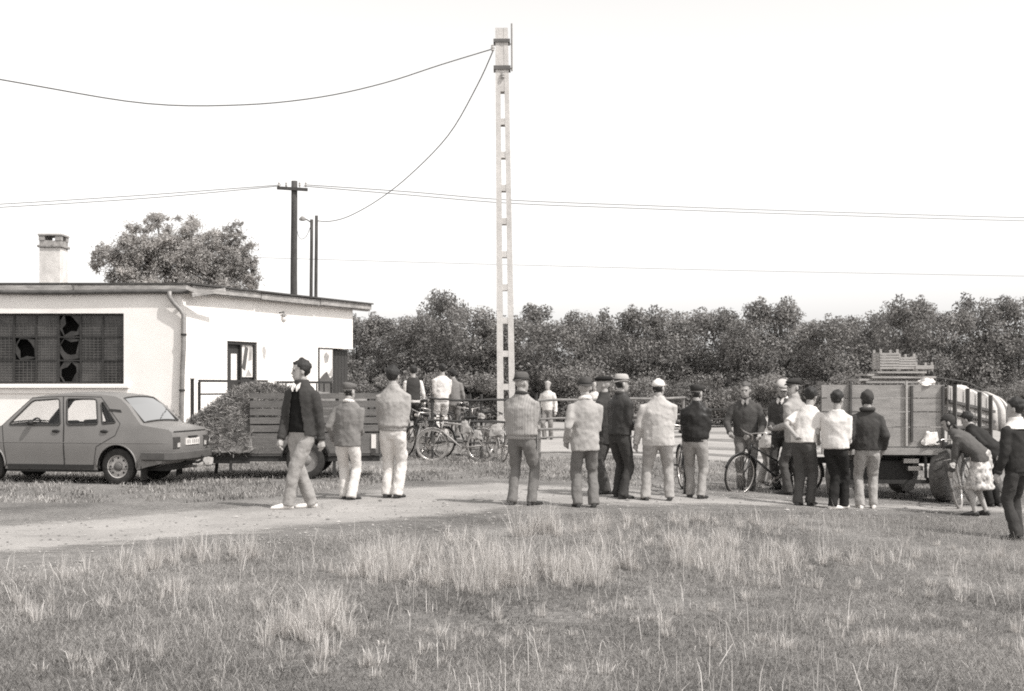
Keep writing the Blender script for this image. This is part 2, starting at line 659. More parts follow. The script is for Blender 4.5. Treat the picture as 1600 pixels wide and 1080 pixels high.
# gutter along the left eave
g0 = poly_at(3.575, 0.30)
gm = MB()
pts = []
for i in range(25):
    p = g0[0].lerp(g0[1] - Vector((0.1, 0, 0)), i / 24)
    pts.append(p + Vector((0, 0, 0.012 * math.sin(i * 0.9))))
gm.tube(pts, 0.05, 8)
wbuild(gm, 'gutter', mat('old_gutter', 0.10, 0.7, 0.4, 3, dirt=0.3), bld, smooth=True)
# loose boards at the broken corner of the eave
for (a, b) in (((290, 449, 26.75), (325, 462, 27.3)), ((300, 461, 26.9), (352, 453, 27.6))):
    f = MB()
    f.bar(W(*a), W(*b), 0.025, 0.085)
    wbuild(f, 'loose_board', M_fascia, roof)
# downpipe
dp = MB()
dpath = [W(265, 455, 26.86), W(265, 464, 26.86), W(272, 474, 26.88), W(282, 484, 26.9), W(287, 492, 26.91), W(287, 540, 26.9), W(285, 580, 26.9), W(283.5, 640, 26.9), W(283, 700, 26.9)]
dp.tube(dpath, [0.05, 0.05, 0.05, 0.05, 0.052, 0.052, 0.052, 0.052, 0.052], 10)
pipe = wbuild(dp, 'downpipe', M_zinc, bld, smooth=True)
for (x, y) in ((287, 523), (284.5, 610)):
    p = W(x, y, 26.9)
    cl = MB()
    cl.lathe([(0.053, -0.02), (0.064, -0.02), (0.064, 0.02), (0.053, 0.02)], 14, 'z', p)
    wbuild(cl, 'pipe_clamp', M_iron, pipe)
# chimney on the roof
ch = thing('chimney', 'pale plastered chimney with a sooty brick crown on the flat roof', 'chimney', (W(84, 437, 30.0).x, 30.0, 3.77))
cx = 0.25
cb = MB(); cb.box((-cx, -cx, 0), (cx, cx, 1.05)); cb.build('shaft', M_brick, ch, bevel=0.015)
zc = 1.05
for k, (e_, h_) in enumerate(((0.29, 0.06), (0.25, 0.10))):
    c_ = MB(); c_.box((-e_, -e_, zc + 0.001), (e_, e_, zc + h_)); c_.build('cap_course', M_brick2, ch, bevel=0.01); zc += h_
for sx in (-1, 1):
    for sy in (-1, 1):
        c_ = MB(); c_.box((sx * 0.19 - 0.07, sy * 0.19 - 0.07, zc + 0.001), (sx * 0.19 + 0.07, sy * 0.19 + 0.07, zc + 0.11)); c_.build('cap_brick', M_brick2, ch)
c_ = MB(); c_.box((-0.28, -0.28, zc + 0.112), (0.28, 0.28, zc + 0.16)); c_.build('cover_slab', M_conc, ch, bevel=0.01)

# shop window: iron frame, wired panes, some broken
wf = MB()
yF = 27.12
wf.box((wx0, yF - 0.03, wz0), (wx1, yF + 0.03, wz0 + 0.04)); wf.box((wx0, yF - 0.03, wz1 - 0.04), (wx1, yF + 0.03, wz1))
ncol, nrow = 9, 3
cw = (wx1 - wx0 - 0.0) / ncol
for i in range(ncol + 1):
    x = wx0 + i * cw
    x0 = max(wx0, x - 0.018); x1 = min(wx1, x + 0.018)
    wf.box((x0, yF - 0.028, wz0 + 0.04), (x1, yF + 0.028, wz1 - 0.04))
rh = (wz1 - wz0) / nrow
for j in range(1, nrow):
    z = wz0 + j * rh
    wf.box((wx0 + 0.02, yF - 0.022, z - 0.014), (wx1 - 0.02, yF + 0.022, z + 0.014))
win = wbuild(wf, 'window', M_iron, bld)
broken = {(6, 1): 2, (6, 2): 1, (4, 1): 1, (6, 0): 1, (2, 2): 1}
for i in range(ncol):
    for j in range(nrow):
        x0 = wx0 + i * cw + 0.02; x1 = wx0 + (i + 1) * cw - 0.02
        z0 = wz0 + j * rh + 0.018; z1 = wz0 + (j + 1) * rh - 0.018
        st = broken.get((i, j), 0)
        p = MB()
        if st:
            # what is left of a broken pane: a ragged ring of glass
            gr = random.Random(i * 10 + j)
            kx = 0.16 if st == 1 else 0.06
            n_ = 9
            ring_o, ring_i = [], []
            for k in range(n_):
                a_ = 2 * PI * k / n_
                cx_, cz_ = math.cos(a_), math.sin(a_)
                sc_ = 1 / max(abs(cx_), abs(cz_))
                q_ = gr.choice((gr.uniform(0.9, 1.0), gr.uniform(0.45, 0.95))) - kx * 0.5
                ring_o.append(((x0 + x1) / 2 + cx_ * sc_ * (x1 - x0) / 2, (z0 + z1) / 2 + cz_ * sc_ * (z1 - z0) / 2))
                ring_i.append(((x0 + x1) / 2 + cx_ * sc_ * (x1 - x0) / 2 * q_, (z0 + z1) / 2 + cz_ * sc_ * (z1 - z0) / 2 * q_))
            vs2 = [(a_[0], yF, a_[1]) for a_ in ring_o] + [(a_[0], yF, a_[1]) for a_ in ring_i]
            vs2 += [(a_[0], yF + 0.006, a_[2]) for a_ in vs2]
            fs2 = []
            for k in range(n_):
                k2 = (k + 1) % n_
                fs2 += [(k, k2, n_ + k2, n_ + k), (2 * n_ + k2, 2 * n_ + k, 3 * n_ + k, 3 * n_ + k2), (n_ + k, n_ + k2, 3 * n_ + k2, 3 * n_ + k), (k2, k, 2 * n_ + k, 2 * n_ + k2)]
            p.add(vs2, fs2)
        else:
            ty = random.uniform(-0.008, 0.008)
            p.prism([(x0, yF + ty, z0), (x1, yF - ty, z0), (x1, yF - ty, z1), (x0, yF + ty, z1)], (0, 0.006, 0))
        pane = wbuild(p, 'pane', M_pane if (i * 7 + j * 3) % 4 and not st else M_paneb, win)
        if st == 0:
            g = MB()
            nl = 8
            for k in range(1, nl):
                z = z0 + (z1 - z0) * k / nl
                g.box((x0, yF - 0.014, z - 0.004), (x1, yF - 0.010, z + 0.004))
            for k in range(1, 5):
                xx = x0 + (x1 - x0) * k / 5
                g.box((xx - 0.004, yF - 0.019, z0), (xx + 0.004, yF - 0.0145, z1))
            wbuild(g, 'wire_grid', M_wire, pane)
sl = MB(); sl.box((wx0 - 0.08, 26.9, wz0 - 0.09), (wx1 + 0.12, 27.13, wz0 - 0.015)); wbuild(sl, 'window_sill', M_plaster, bld, bevel=0.01)
# moulding band under the sill
sl = MB(); sl.box((wx0 - 0.08, 26.97, wz0 - 0.20), (wx1 + 0.10, 26.998, wz0 - 0.10)); wbuild(sl, 'sill_band', M_plaster, bld)

# door of the right wing
d = MB(); d.box((1.57, 0.10, dz0), (2.68, 0.15, dz1), MR); door = wbuild(d, 'door', M_doorw, bld)
d = MB()
for (t0, t1, z0, z1) in ((1.57, 1.64, dz0, dz1), (2.61, 2.68, dz0, dz1), (1.64, 2.61, dz1 - 0.07, dz1), (2.10, 2.15, dz0, dz1 - 0.07)):
    d.box((t0, 0.03, z0), (t1, 0.097, z1), MR)
wbuild(d, 'door_frame', M_iron, door)
d = MB(); d.box((1.82, 0.085, 1.72), (2.03, 0.097, 2.32), MR); wbuild(d, 'door_pane', M_white, door)
d = MB(); d.tube([MR @ Vector((2.22, 0.06, 1.6)), MR @ Vector((2.22, 0.02, 1.6)), MR @ Vector((2.34, 0.02, 1.6))], 0.012, 6); wbuild(d, 'door_handle', M_zinc, door)
# open passage at the far end with a dark leaf
d = MB(); d.box((5.85, 0.16, 0.62), (LEN - 0.02, 0.22, 2.53), MR); gate = wbuild(d, 'passage_door', M_doorw, bld)
for k in range(6):
    t0 = 5.87 + k * 0.155
    d = MB(); d.box((t0, 0.135, 0.66), (t0 + 0.143, 0.158, 2.5), MR); wbuild(d, 'plank', M_doorw, gate)
# posters
M_paper = mat('poster_paper', 0.7, 0.8, 0.06, 5)
M_ink = mat('poster_ink', 0.10, 0.8, 0.25, 6)
M_inkm = mat('poster_grey', 0.32, 0.8, 0.25, 6)
def poster(label, t0, t1, z0, z1, dd, figure):
    o = thing('poster', label, 'poster', MR @ Vector((t0, dd, z0)))
    b = MB(); b.box((t0, dd, z0), (t1, dd + 0.006, z1), MR); wbuild(b, 'sheet', M_paper, o)
    for (poly, m_) in figure:
        b = MB(); b.prism([MR @ Vector((t0 + (t1 - t0) * x, dd - 0.002, z0 + (z1 - z0) * y)) for (x, y) in poly], N * 0.003)
        wbuild(b, 'printed_figure', m_, o)
poster('crumpled picture poster on the dark door of the white building', 2.19, 2.60, 1.80, 2.53, 0.07,
       [([(0.1, 0.25), (0.32, 0.2), (0.45, 0.55), (0.6, 0.9), (0.3, 0.97), (0.02, 0.3)], M_ink), ([(0.62, 0.5), (0.9, 0.55), (0.95, 0.9), (0.7, 0.93)], M_inkm), ([(0.35, 0.03), (0.9, 0.05), (0.6, 0.25)], M_inkm)])
poster('tall picture poster with a pale figure beside the passage door', 5.23, 5.83, 1.35, 2.52, -0.02,
       [([(0.02, 0.01), (0.98, 0.01), (0.98, 0.42), (0.8, 0.38), (0.55, 0.52), (0.3, 0.46), (0.02, 0.36)], M_ink), ([(0.4, 0.7), (0.62, 0.72), (0.75, 0.86), (0.5, 0.93), (0.34, 0.85)], M_inkm), ([(0.6, 0.44), (0.95, 0.42), (0.95, 0.6), (0.8, 0.5)], M_inkm)])
d = MB()
for (t0, t1, z0, z1) in ((5.2, 5.23, 0.6, 2.55), (5.83, 5.86, 0.6, 2.53), (5.23, 5.83, 2.52, 2.55), (5.23, 5.83, 0.62, 1.35)):
    d.box((t0, -0.03, z0), (t1, 0.14, z1), MR)
wbuild(d, 'notice_frame', M_iron, bld)
# wall lamp
wlp = W(443, 497, 29.35)
lamp = thing('wall_lamp', 'small round glass lamp on the white wall above the door', 'lamp', wlp)
b = MB(); b.tube([wlp + N * -0.12 + Vector((0, 0, 0.12)), wlp + N * 0.02 + Vector((0, 0, 0.14)), wlp + Vector((0, 0, 0.08))], 0.014, 6); wbuild(b, 'bracket', M_iron, lamp)
b = MB(); b.lathe([(0.03, 0.09), (0.075, 0.07), (0.08, 0.05), (0.03, 0.05)], 12, 'z', wlp); wbuild(b, 'shade', M_zinc, lamp)
b = MB(); b.ell(wlp + Vector((0, 0, -0.02)), (0.062, 0.062, 0.085), 10, 8); wbuild(b, 'globe', mat('milk_glass', 0.62, 0.25, 0.08), lamp, smooth=True)

# terrace in front of the right wing
tr = MB()
T0, T1, TW = -1.2, LEN + 1.5, 1.15
c = [A + N * TW + U * T0, A + N * TW + U * T1, A + N * 0.003 + U * T1, A + N * 0.003 + U * 0.003, Vector((A.x - 0.7, 26.995, 0)), ]
tr.prism([Vector((p.x, p.y, -0.05)) for p in c], (0, 0, 0.65))
ter = tr.build('terrace', M_conc, None); tag(ter, kind='structure')
# railings
def railing(label, t0, t1, bars, zt=1.70):
    base = A + N * (TW - 0.12) + U * t0
    o = thing('iron_railing', label, 'railing', (base.x, base.y, 0.6))
    def P(t, z): 
        p = A + N * (TW - 0.12) + U * t
        return Vector((p.x, p.y, z))
    b = MB(); b.bar(P(t0, zt), P(t1, zt), 0.05, 0.05); wbuild(b, 'top_rail', M_iron, o)
    b = MB(); b.bar(P(t0 + 0.026, zt - 0.27), P(t1 - 0.026, zt - 0.27), 0.035, 0.035); wbuild(b, 'middle_rail', M_iron, o)
    for t in (t0, t1):
        b = MB(); b.bar(P(t, 0.6), P(t, zt - 0.026), 0.05, 0.05); wbuild(b, 'post', M_iron, o)
    for k in range(bars):
        t = t0 + (t1 - t0) * (k + 1) / (bars + 1)
        b = MB(); b.bar(P(t, zt - 0.028), P(t, zt - 0.25), 0.03, 0.03); wbuild(b, 'bar', M_iron, o)
railing('dark iron railing panel with an open field before the door', -0.70, 1.62, 0)
railing('dark iron railing panel with short upright bars beside the terrace gap', 2.02, 4.2, 6, 1.68)
gpst = A + N * (TW - 0.12) + U * -0.92
b = MB(); b.bar((0, 0, 0), (0, 0, 1.13), 0.06, 0.06); b.bar((0, 0, 1.131), (0, 0, 1.15), 0.08, 0.08)
o = b.build('gate_post', M_iron); o.location = (gpst.x, gpst.y, 0.6); tag(o, 'single dark iron post at the corner end of the terrace railing', 'post')

# ---------------------------------------------------------------- poles and wires
PB = Vector(((789.5 - 800) * 28 / F, 28.0, 0)); PB.z = gz(PB.x, 28.0)
pole = thing('concrete_pole', 'tall pale concrete utility pole pierced by a column of slots', 'utility pole', PB)
M_pole = mat('pole_concrete', 0.62, 0.9, 0.12, 8, 0.35, 50, dirt=0.18)
def pw(px, py, dy=0.0):
    v_ = W(px, py, 28.0) - PB
    v_.y += dy
    return v_
ytop = 46
def edgeL(y): return 774 + (y - 46) * (777.0 - 774) / 600
def edgeR(y): return 793.5 + (y - 46) * (805.5 - 793.5) / 600
ybase = HOR + F * (CAM_H - PB.z) / 28.0 + 4
hd = 0.13
sh = MB()
slots = []
y = 145.0
while y < 690:
    slots.append((y, y + 42)); y += 51.6
# two chords and the rungs between them
def chord(x0f, x1f):
    rings = []
    for yy in np.linspace(ytop, ybase, 14):
        rings.append([pw(x0f(yy), yy, -hd), pw(x1f(yy), yy, -hd), pw(x1f(yy), yy, hd), pw(x0f(yy), yy, hd)])
    sh.loft(rings)
def sL(y): return edgeL(y) + (edgeR(y) - edgeL(y)) * 0.36
def sR(y): return edgeL(y) + (edgeR(y) - edgeL(y)) * 0.66
chord(edgeL, sL); chord(sR, edgeR)
prev = ytop
for (a_, b_) in slots + [(ybase, ybase)]:
    r0, r1 = prev, a_
    if r1 > r0 + 1:
        sh.loft([[pw(sL(yy), yy, -hd + 0.006), pw(sR(yy), yy, -hd + 0.006), pw(sR(yy), yy, hd - 0.006), pw(sL(yy), yy, hd - 0.006)] for yy in (r0, r1)])
    prev = b_
shaft = sh.build('shaft', M_pole, pole)
for (yy, h) in ((66, 2.5), (108, 3.0)):
    b = MB()
    x0, x1 = edgeL(yy) - 3, edgeR(yy) + 3
    p, q_ = pw(x0, yy - h), pw(x1, yy + h)
    b.box((p.x, -hd - 0.03, q_.z), (q_.x, hd + 0.03, p.z)); b.build('clamp_band', mat('clamp_steel', 0.13, 0.6, 0.2, 8), pole)
b = MB(); b.tube([pw(800, 112, -0.05), pw(799.5, 38, -0.05)], 0.022, 6); b.tube([pw(793, 70, -0.05), pw(800, 70, -0.05)], 0.015, 5); b.tube([pw(793, 108, -0.05), pw(801, 108, -0.05)], 0.02, 5); b.build('side_rod', mat('pale_steel', 0.3, 0.5, 0.2, 6, metal=0.3), pole)
for (x, y) in ((770, 78), (786, 120)):
    b = MB(); b.lathe([(0.02, -0.07), (0.04, -0.05), (0.03, -0.02), (0.045, 0.0), (0.03, 0.03), (0.04, 0.05), (0.015, 0.07)], 10, 'z', pw(x, y, -hd - 0.03))
    b.build('insulator', mat('porcelain', 0.4, 0.3, 0.15, 6), pole)

M_wood = mat('tarred_wood', 0.07, 0.85, 0.35, 5, 0.4, 40, stretch=(5, 5, 0.7))
M_cable = mat('cable', 0.04, 0.7, 0.1)
def wood_pole(name, label, px, D, ytop_, r0, r1):
    x = (px - 800) * D / F
    z0 = gz(x, D)
    o = thing(name, label, 'utility pole', (x, D, z0))
    h = CAM_H - (ytop_ - HOR) * D / F - z0
    b = MB()
    b.tube([(0.01 * math.sin(k), 0, h * k / 8) for k in range(9)], [r0 + (r1 - r0) * k / 8 for k in range(9)], 10)
    b.build('post', M_wood, o, smooth=True)
    return o, h
DP = 42.0
up, hh = wood_pole('wooden_pole', 'dark wooden utility pole with a crossarm behind the white building', 459.5, DP, 283, 0.13, 0.10)
b = MB(); b.bar((-0.54, -0.1, hh - 0.24), (0.46, -0.1, hh - 0.30), 0.09, 0.10); b.build('crossarm', M_wood, up)
for x in (-0.48, -0.24, 0.2, 0.4):
    b = MB(); b.lathe([(0.012, -0.08), (0.04, -0.02), (0.03, 0.03), (0.04, 0.06), (0.01, 0.09)], 8, 'z', (x, -0.1, hh - 0.14))
    b.build('insulator', mat('porcelain', 0.4), up)
DQ = 40.0
p1, h1 = wood_pole('service_pole', 'taller of two thin posts close together behind the roof', 494, DQ, 337, 0.058, 0.05)
p2_, h2 = wood_pole('service_pole', 'shorter of two thin posts close together behind the roof', 486.5, DQ, 343, 0.055, 0.05)
b = MB(); b.tube([(0, -0.03, h2 - 0.1), (-0.12, -0.05, h2 - 0.02), (-0.24, -0.06, h2 + 0.03)], 0.018, 6); arm = b.build('lamp_arm', M_iron, p2_)
b = MB(); b.lathe([(0.03, 0.09), (0.10, 0.03), (0.11, -0.03), (0.05, -0.05)], 12, 'z', (-0.27, -0.06, h2 - 0.0)); b.build('lamp_head', M_zinc, p2_)

def wire(label, pts, r=0.011, n=40):
    P = [W(*p) for p in pts]
    # Catmull-Rom through the points
    out = []
    for i in range(len(P) - 1):
        p0 = P[max(i - 1, 0)]; p1 = P[i]; p2 = P[i + 1]; p3 = P[min(i + 2, len(P) - 1)]
        m = max(4, n // (len(P) - 1))
        for k in range(m):
            t = k / m
            out.append(0.5 * ((2 * p1) + (p2 - p0) * t + (2 * p0 - 5 * p1 + 4 * p2 - p3) * t * t + (3 * p1 - p0 - 3 * p2 + p3) * t ** 3))
    out.append(P[-1])
    b = MB(); b.tube(out, r, 5)
    o = b.build('overhead_wire', M_cable)
    tag(o, label, 'wire')
wire('sagging cable from the concrete pole top running off over the roof', [(-220, 84, 22), (38, 131, 24), (230, 162, 25.3), (380, 164, 26.2), (500, 152, 26.8), (600, 130, 27.3), (690, 101, 27.7), (772, 76, 28)], 0.012)
wire('cable hanging in a deep curve between concrete pole and thin posts', [(772, 76, 28), (745, 135, 30), (700, 212, 33), (640, 274, 36), (590, 313, 38), (545, 338, 39.3), (515, 346, 39.8), (494, 345, 40)], 0.013)
wire('slack cable loop between the wooden pole and the lamp post', [(462, 350, 41.6), (468, 372, 41), (478, 370, 40.4), (486, 352, 40)], 0.009)
for k, dy in enumerate((0, 5)):
    wire('upper of two long lines leaving the crossarm to the right' if k == 0 else 'lower of two long lines leaving the crossarm to the right',
         [(478 - 4 * k, 289 + dy * 0.4, DP), (640, 300 + dy, 44), (800, 313 + dy, 46), (1000, 321 + dy, 50), (1250, 330 + dy, 55), (1590, 340 + dy, 60), (1900, 346 + dy, 64)], 0.013)
    wire('upper of two lines reaching the crossarm from the left' if k == 0 else 'lower of two lines reaching the crossarm from the left',
         [(-200, 330 + dy, 40), (38, 317 + dy, 40), (240, 304 + dy, 41), (440 - 4 * k, 289 + dy * 0.4, DP)], 0.012)
wire('faint far line low over the tree tops', [(380, 402, 100), (800, 414, 110), (1250, 425, 120), (1900, 437, 130)], 0.018)

# ---------------------------------------------------------------- trees
def leaf_cloud(blobs, n, size, seed, flat=0.35, aspect=0.62, soft=False):
    """leaf quads spread over the shells of many blobs: (x, y, z, r, tone)"""
    g = np.random.default_rng(seed)
    bl = np.array(blobs, float)
    wgt = bl[:, 3] ** 2
    pick = g.choice(len(bl), n, p=wgt / wgt.sum())
    d = g.normal(size=(n, 3)); d /= np.linalg.norm(d, axis=1)[:, None]
    rr = bl[pick, 3] * (0.45 + 0.62 * g.random(n) ** 0.6)
    if soft:
        rr = bl[pick, 3] * np.abs(g.normal(0, 0.85, n))
    c = bl[pick, :3] + d * rr[:, None] * np.array([1, 1, 0.85])
    # leaf frame: mostly facing outward and up
    nrm = d * 0.7 + g.normal(size=(n, 3)) * 0.7 + np.array([0, 0, 0.35])
    nrm /= np.linalg.norm(nrm, axis=1)[:, None]
    t = np.cross(nrm, g.normal(size=(n, 3))); t /= np.linalg.norm(t, axis=1)[:, None] + 1e-9
    b = np.cross(nrm, t)
    s = size * (0.55 + 0.9 * g.random(n))
    t *= s[:, None]; b *= (s * aspect)[:, None]
    v = np.stack([c - t, c + b * 0.8 - t * 0.1, c + t, c - b * 0.8 + t * 0.1], 1).reshape(-1, 3)
    f = np.arange(4 * n)
    tone = bl[pick, 4] * (0.7 + 0.6 * g.random(n))
    return v, f, tone

def make_tree(name, seed, h, wd, nblob, nleaf, size, trunk_h, mleaf, mwood, shape='round'):
    g = random.Random(seed)
    root = empty(name)
    blobs = []
    limbs = []
    for i in range(nblob):
        u = g.random()
        z = trunk_h * 0.55 + (h - trunk_h * 0.55) * u
        env = math.sin(PI * (0.15 + 0.74 * u)) ** 0.6 if shape == 'round' else (1 - u * 0.75)
        a = g.random() * 2 * PI
        rad = wd * 0.5 * env * math.sqrt(g.random()) * 0.8
        r = g.uniform(0.11, 0.21) * wd * (1.1 - 0.35 * u)
        p = (math.cos(a) * rad, math.sin(a) * rad, min(z, h - r * 0.8))
        blobs.append(p + (r, g.uniform(0.65, 1.3)))
    # a few thin leading shoots that break the outline
    for i in range(3):
        a = g.random() * 2 * PI
        rad = wd * 0.36 * g.random()
        z = h * g.uniform(0.90, 1.01)
        for k in range(3):
            blobs.append((math.cos(a) * rad * (1 + 0.1 * k), math.sin(a) * rad * (1 + 0.1 * k), z - 0.12 * h * k * 0.5, wd * 0.065 * (1 + 0.5 * k), g.uniform(0.7, 1.2)))
    v, f, tone = leaf_cloud(blobs, nleaf, size, seed)
    v[:, 2] = np.maximum(v[:, 2], 0.02)
    np_mesh('crown', v, f, 4, mleaf, root, tone)
    tb = MB()
    lean = (g.uniform(-0.1, 0.1), g.uniform(-0.1, 0.1))
    r0 = 0.022 * h
    top = Vector((lean[0], lean[1], h * 0.7))
    tb.tube([(0, 0, -0.15), (lean[0] * 0.3, lean[1] * 0.3, h * 0.25), (lean[0] * 0.8, lean[1] * 0.8, h * 0.5), top], [r0 * 1.3, r0, r0 * 0.65, r0 * 0.25], 8)
    for bl_ in sorted(blobs[:nblob], key=lambda q_: -q_[3])[:9]:
        z0 = min(max(trunk_h * 0.6, bl_[2] * 0.55), h * 0.55)
        p0 = Vector((lean[0] * z0 / h, lean[1] * z0 / h, z0))
        p1 = Vector(bl_[:3])
        mid = p0.lerp(p1, 0.5) + Vector((0, 0, 0.05 * h))
        tb.tube([p0, mid, p1], [r0 * 0.5, r0 * 0.32, r0 * 0.1], 6)
    tb.build('trunk', mwood, root, smooth=True)
    return root

M_leaf = mat('leaves', 0.23, 0.6, 0.12, 3, 0, 40, 0.35, trans=0.30, attr='tone')
M_leaf_pale = mat('silvery_hazed_leaves', 0.46, 0.6, 0.12, 3, 0, 40, 0.3, trans=0.45, attr='tone')  # silver leaf colour, raised further to stand in for haze and overexposure
M_bark = mat('bark', 0.09, 0.9, 0.3, 12, 0.6, 30)

g = random.Random(11)
protos = []
for k in range(5):
    protos.append(make_tree('plantation_tree', 100 + k, 5.0, 3.6, 44 + 4 * k, 13000, 0.058, 1.3, M_leaf, M_bark))
used = set()
def put_tree(k, x, y, h, lab, grp, sx=1.0):
    o = protos[k]
    if k in used:
        o = copy_tree(o)
    used.add(k)
    o.location = (x, y, gz(x, y))
    s = h / 5.0
    o.scale = (s * sx, s * sx, s)
    o.rotation_euler = (0, 0, g.random() * 6.28)
    tag(o, lab, 'tree', grp)
    return o
# front row of the plantation: crown tops read from the photograph (pixel x, top row)
tops = [(560, 500), (612, 505), (650, 500), (688, 462), (742, 486), (776, 505), (822, 484), (868, 512), (916, 492), (962, 515), (1012, 490), (1050, 508), (1078, 494),
        (1130, 490), (1172, 505), (1216, 478), (1256, 512), (1302, 505), (1345, 500), (1384, 492), (1415, 476), (1452, 498), (1496, 494), (1545, 470), (1592, 474), (1650, 478), (1715, 490), (1790, 486)]
for i, (px, py) in enumerate(tops):
    D = 62 + g.uniform(-2.5, 2.5)
    x = (px - 800) * D / F
    h = CAM_H + (HOR - py) * D / F - gz(x, D)
    put_tree(i % 5, x, D, h * 1.04, 'leafy tree in the front row of the plantation behind the yard', 'trees in the front row of the plantation', g.uniform(0.8, 1.15) * (5.4 / h))
for i in range(22):
    px = 520 + i * 62 + g.uniform(-20, 20)
    D = 72 + g.uniform(-3, 3)
    x = (px - 800) * D / F
    h = CAM_H + (HOR - g.uniform(512, 535)) * D / F
    put_tree((i * 3 + 1) % 5, x, D, h, 'leafy tree in the back row of the plantation', 'trees in the back row of the plantation', 1.35)
# undergrowth that closes the foot of the plantation
def make_bush(name, seed, h, wd, nleaf, size, m):
    gg = random.Random(seed)
    root = empty(name)
    blobs = []
    for i in range(16):
        a = gg.random() * 6.28; rad = wd * 0.45 * math.sqrt(gg.random())
        r = gg.uniform(0.14, 0.24) * wd
        blobs.append((math.cos(a) * rad, math.sin(a) * rad, gg.uniform(0.15, 1.0) * (h - r * 0.8), r, gg.uniform(0.6, 1.25)))
    v, f, tone = leaf_cloud(blobs, nleaf, size, seed)
    v[:, 2] = np.maximum(v[:, 2], 0.01)
    np_mesh('foliage', v, f, 4, m, root, tone)
    st = MB()
    for bl_ in blobs[:7]:
        st.tube([(bl_[0] * 0.15, bl_[1] * 0.15, -0.05), (bl_[0] * 0.5, bl_[1] * 0.5, bl_[2] * 0.5), bl_[:3]], [0.02, 0.014, 0.006], 5)
    st.build('stems', M_bark, root)
    return root
bp_ = [make_bush('bush', 300 + k, 2.3, 2.8, 7000, 0.052, M_leaf) for k in range(3)]
for i in range(26):
    o = bp_[i] if i < 3 else copy_tree(bp_[i % 3])
    px = 540 + i * 50 + g.uniform(-12, 12)
    D = 58.5 + g.uniform(-1.2, 1.2)
    x = (px - 800) * D / F
    o.location = (x, D, gz(x, D)); o.rotation_euler = (0, 0, g.random() * 6.28)
    s = g.uniform(0.75, 1.15); o.scale = (s, s, s)
    tag(o, 'low leafy bush along the foot of the plantation', 'bush', 'bushes along the foot of the plantation')
# broad pale tree behind the white building
def willow():
    gg = random.Random(5)
    D = 46.0
    bx = (270 - 800) * D / F
    root = thing('willow_tree', 'broad pale feathery tree rising behind the roof of the white building', 'tree', (bx, D, gz(bx, D)))
    blobs = []
    lobes = [(185, 405, 34, 1.0), (160, 390, 16, 1.1), (215, 370, 30, 1.1), (245, 345, 24, 1.0), (262, 378, 40, 1.0), (300, 362, 26, 1.05), (318, 395, 36, 1.0), (340, 372, 16, 1.1), (368, 368, 22, 0.85),
             (378, 395, 28, 0.8), (395, 412, 14, 0.95), (230, 415, 40, 1.15), (285, 425, 40, 1.1), (350, 425, 38, 0.85), (190, 435, 36, 1.1), (395, 440, 20, 0.9), (260, 460, 60, 1), (340, 470, 55, 1), (180, 470, 40, 1), (150, 415, 14, 1.1), (330, 400, 46, 0.9), (300, 405, 50, 1.0), (225, 400, 44, 1.05), (345, 385, 30, 0.95), (370, 420, 34, 0.85), (280, 385, 36, 1.05), (200, 415, 36, 1.1)]
    for (px, py, r, tn) in lobes:
        c_ = W(px, py, D) - Vector(root.location)
        rr = r * D / F
        for k in range(20):
            d_ = Vector((gg.gauss(0, 1), gg.gauss(0, 1.4), gg.gauss(0, 1)))
            d_ = d_.normalized() * rr * gg.uniform(0.3, 1.12)
            blobs.append((c_.x + d_.x, c_.y + d_.y, c_.z + d_.z, rr * gg.uniform(0.16, 0.34), tn * gg.uniform(0.75, 1.2)))
    v, f, tone = leaf_cloud(blobs, 130000, 0.055, 9, aspect=0.38, soft=True)
    np_mesh('crown', v, f, 4, M_leaf_pale, root, tone)
    tb = MB()
    tb.tube([(0, 0, -0.2), (0.1, 0, 1.2), (0.05, 0.1, 2.6), (0, 0, 4.2)], [0.32, 0.26, 0.2, 0.1], 10)
    for (px, py, r, tn) in lobes[:11]:
        p1 = W(px, py, D) - Vector(root.location)
        tb.tube([(0.05, 0.05, 2.0), Vector((0.05, 0.05, 2.4)).lerp(p1, 0.5) + Vector((0, 0, 0.3)), p1], [0.11, 0.06, 0.015], 6)
    tb.build('trunk', M_bark, root, smooth=True)
willow()
# shrub at the foot of the building
sb = make_bush('garden_shrub', 400, 1.0, 1.0, 3000, 0.03, M_leaf)
p = W(262, 640, 25.3); sb.location = (p.x, 25.3, gz(p.x, 25.3)); sb.scale = (1, 1, 1.22)
tag(sb, 'small round shrub by the downpipe of the white building', 'shrub')

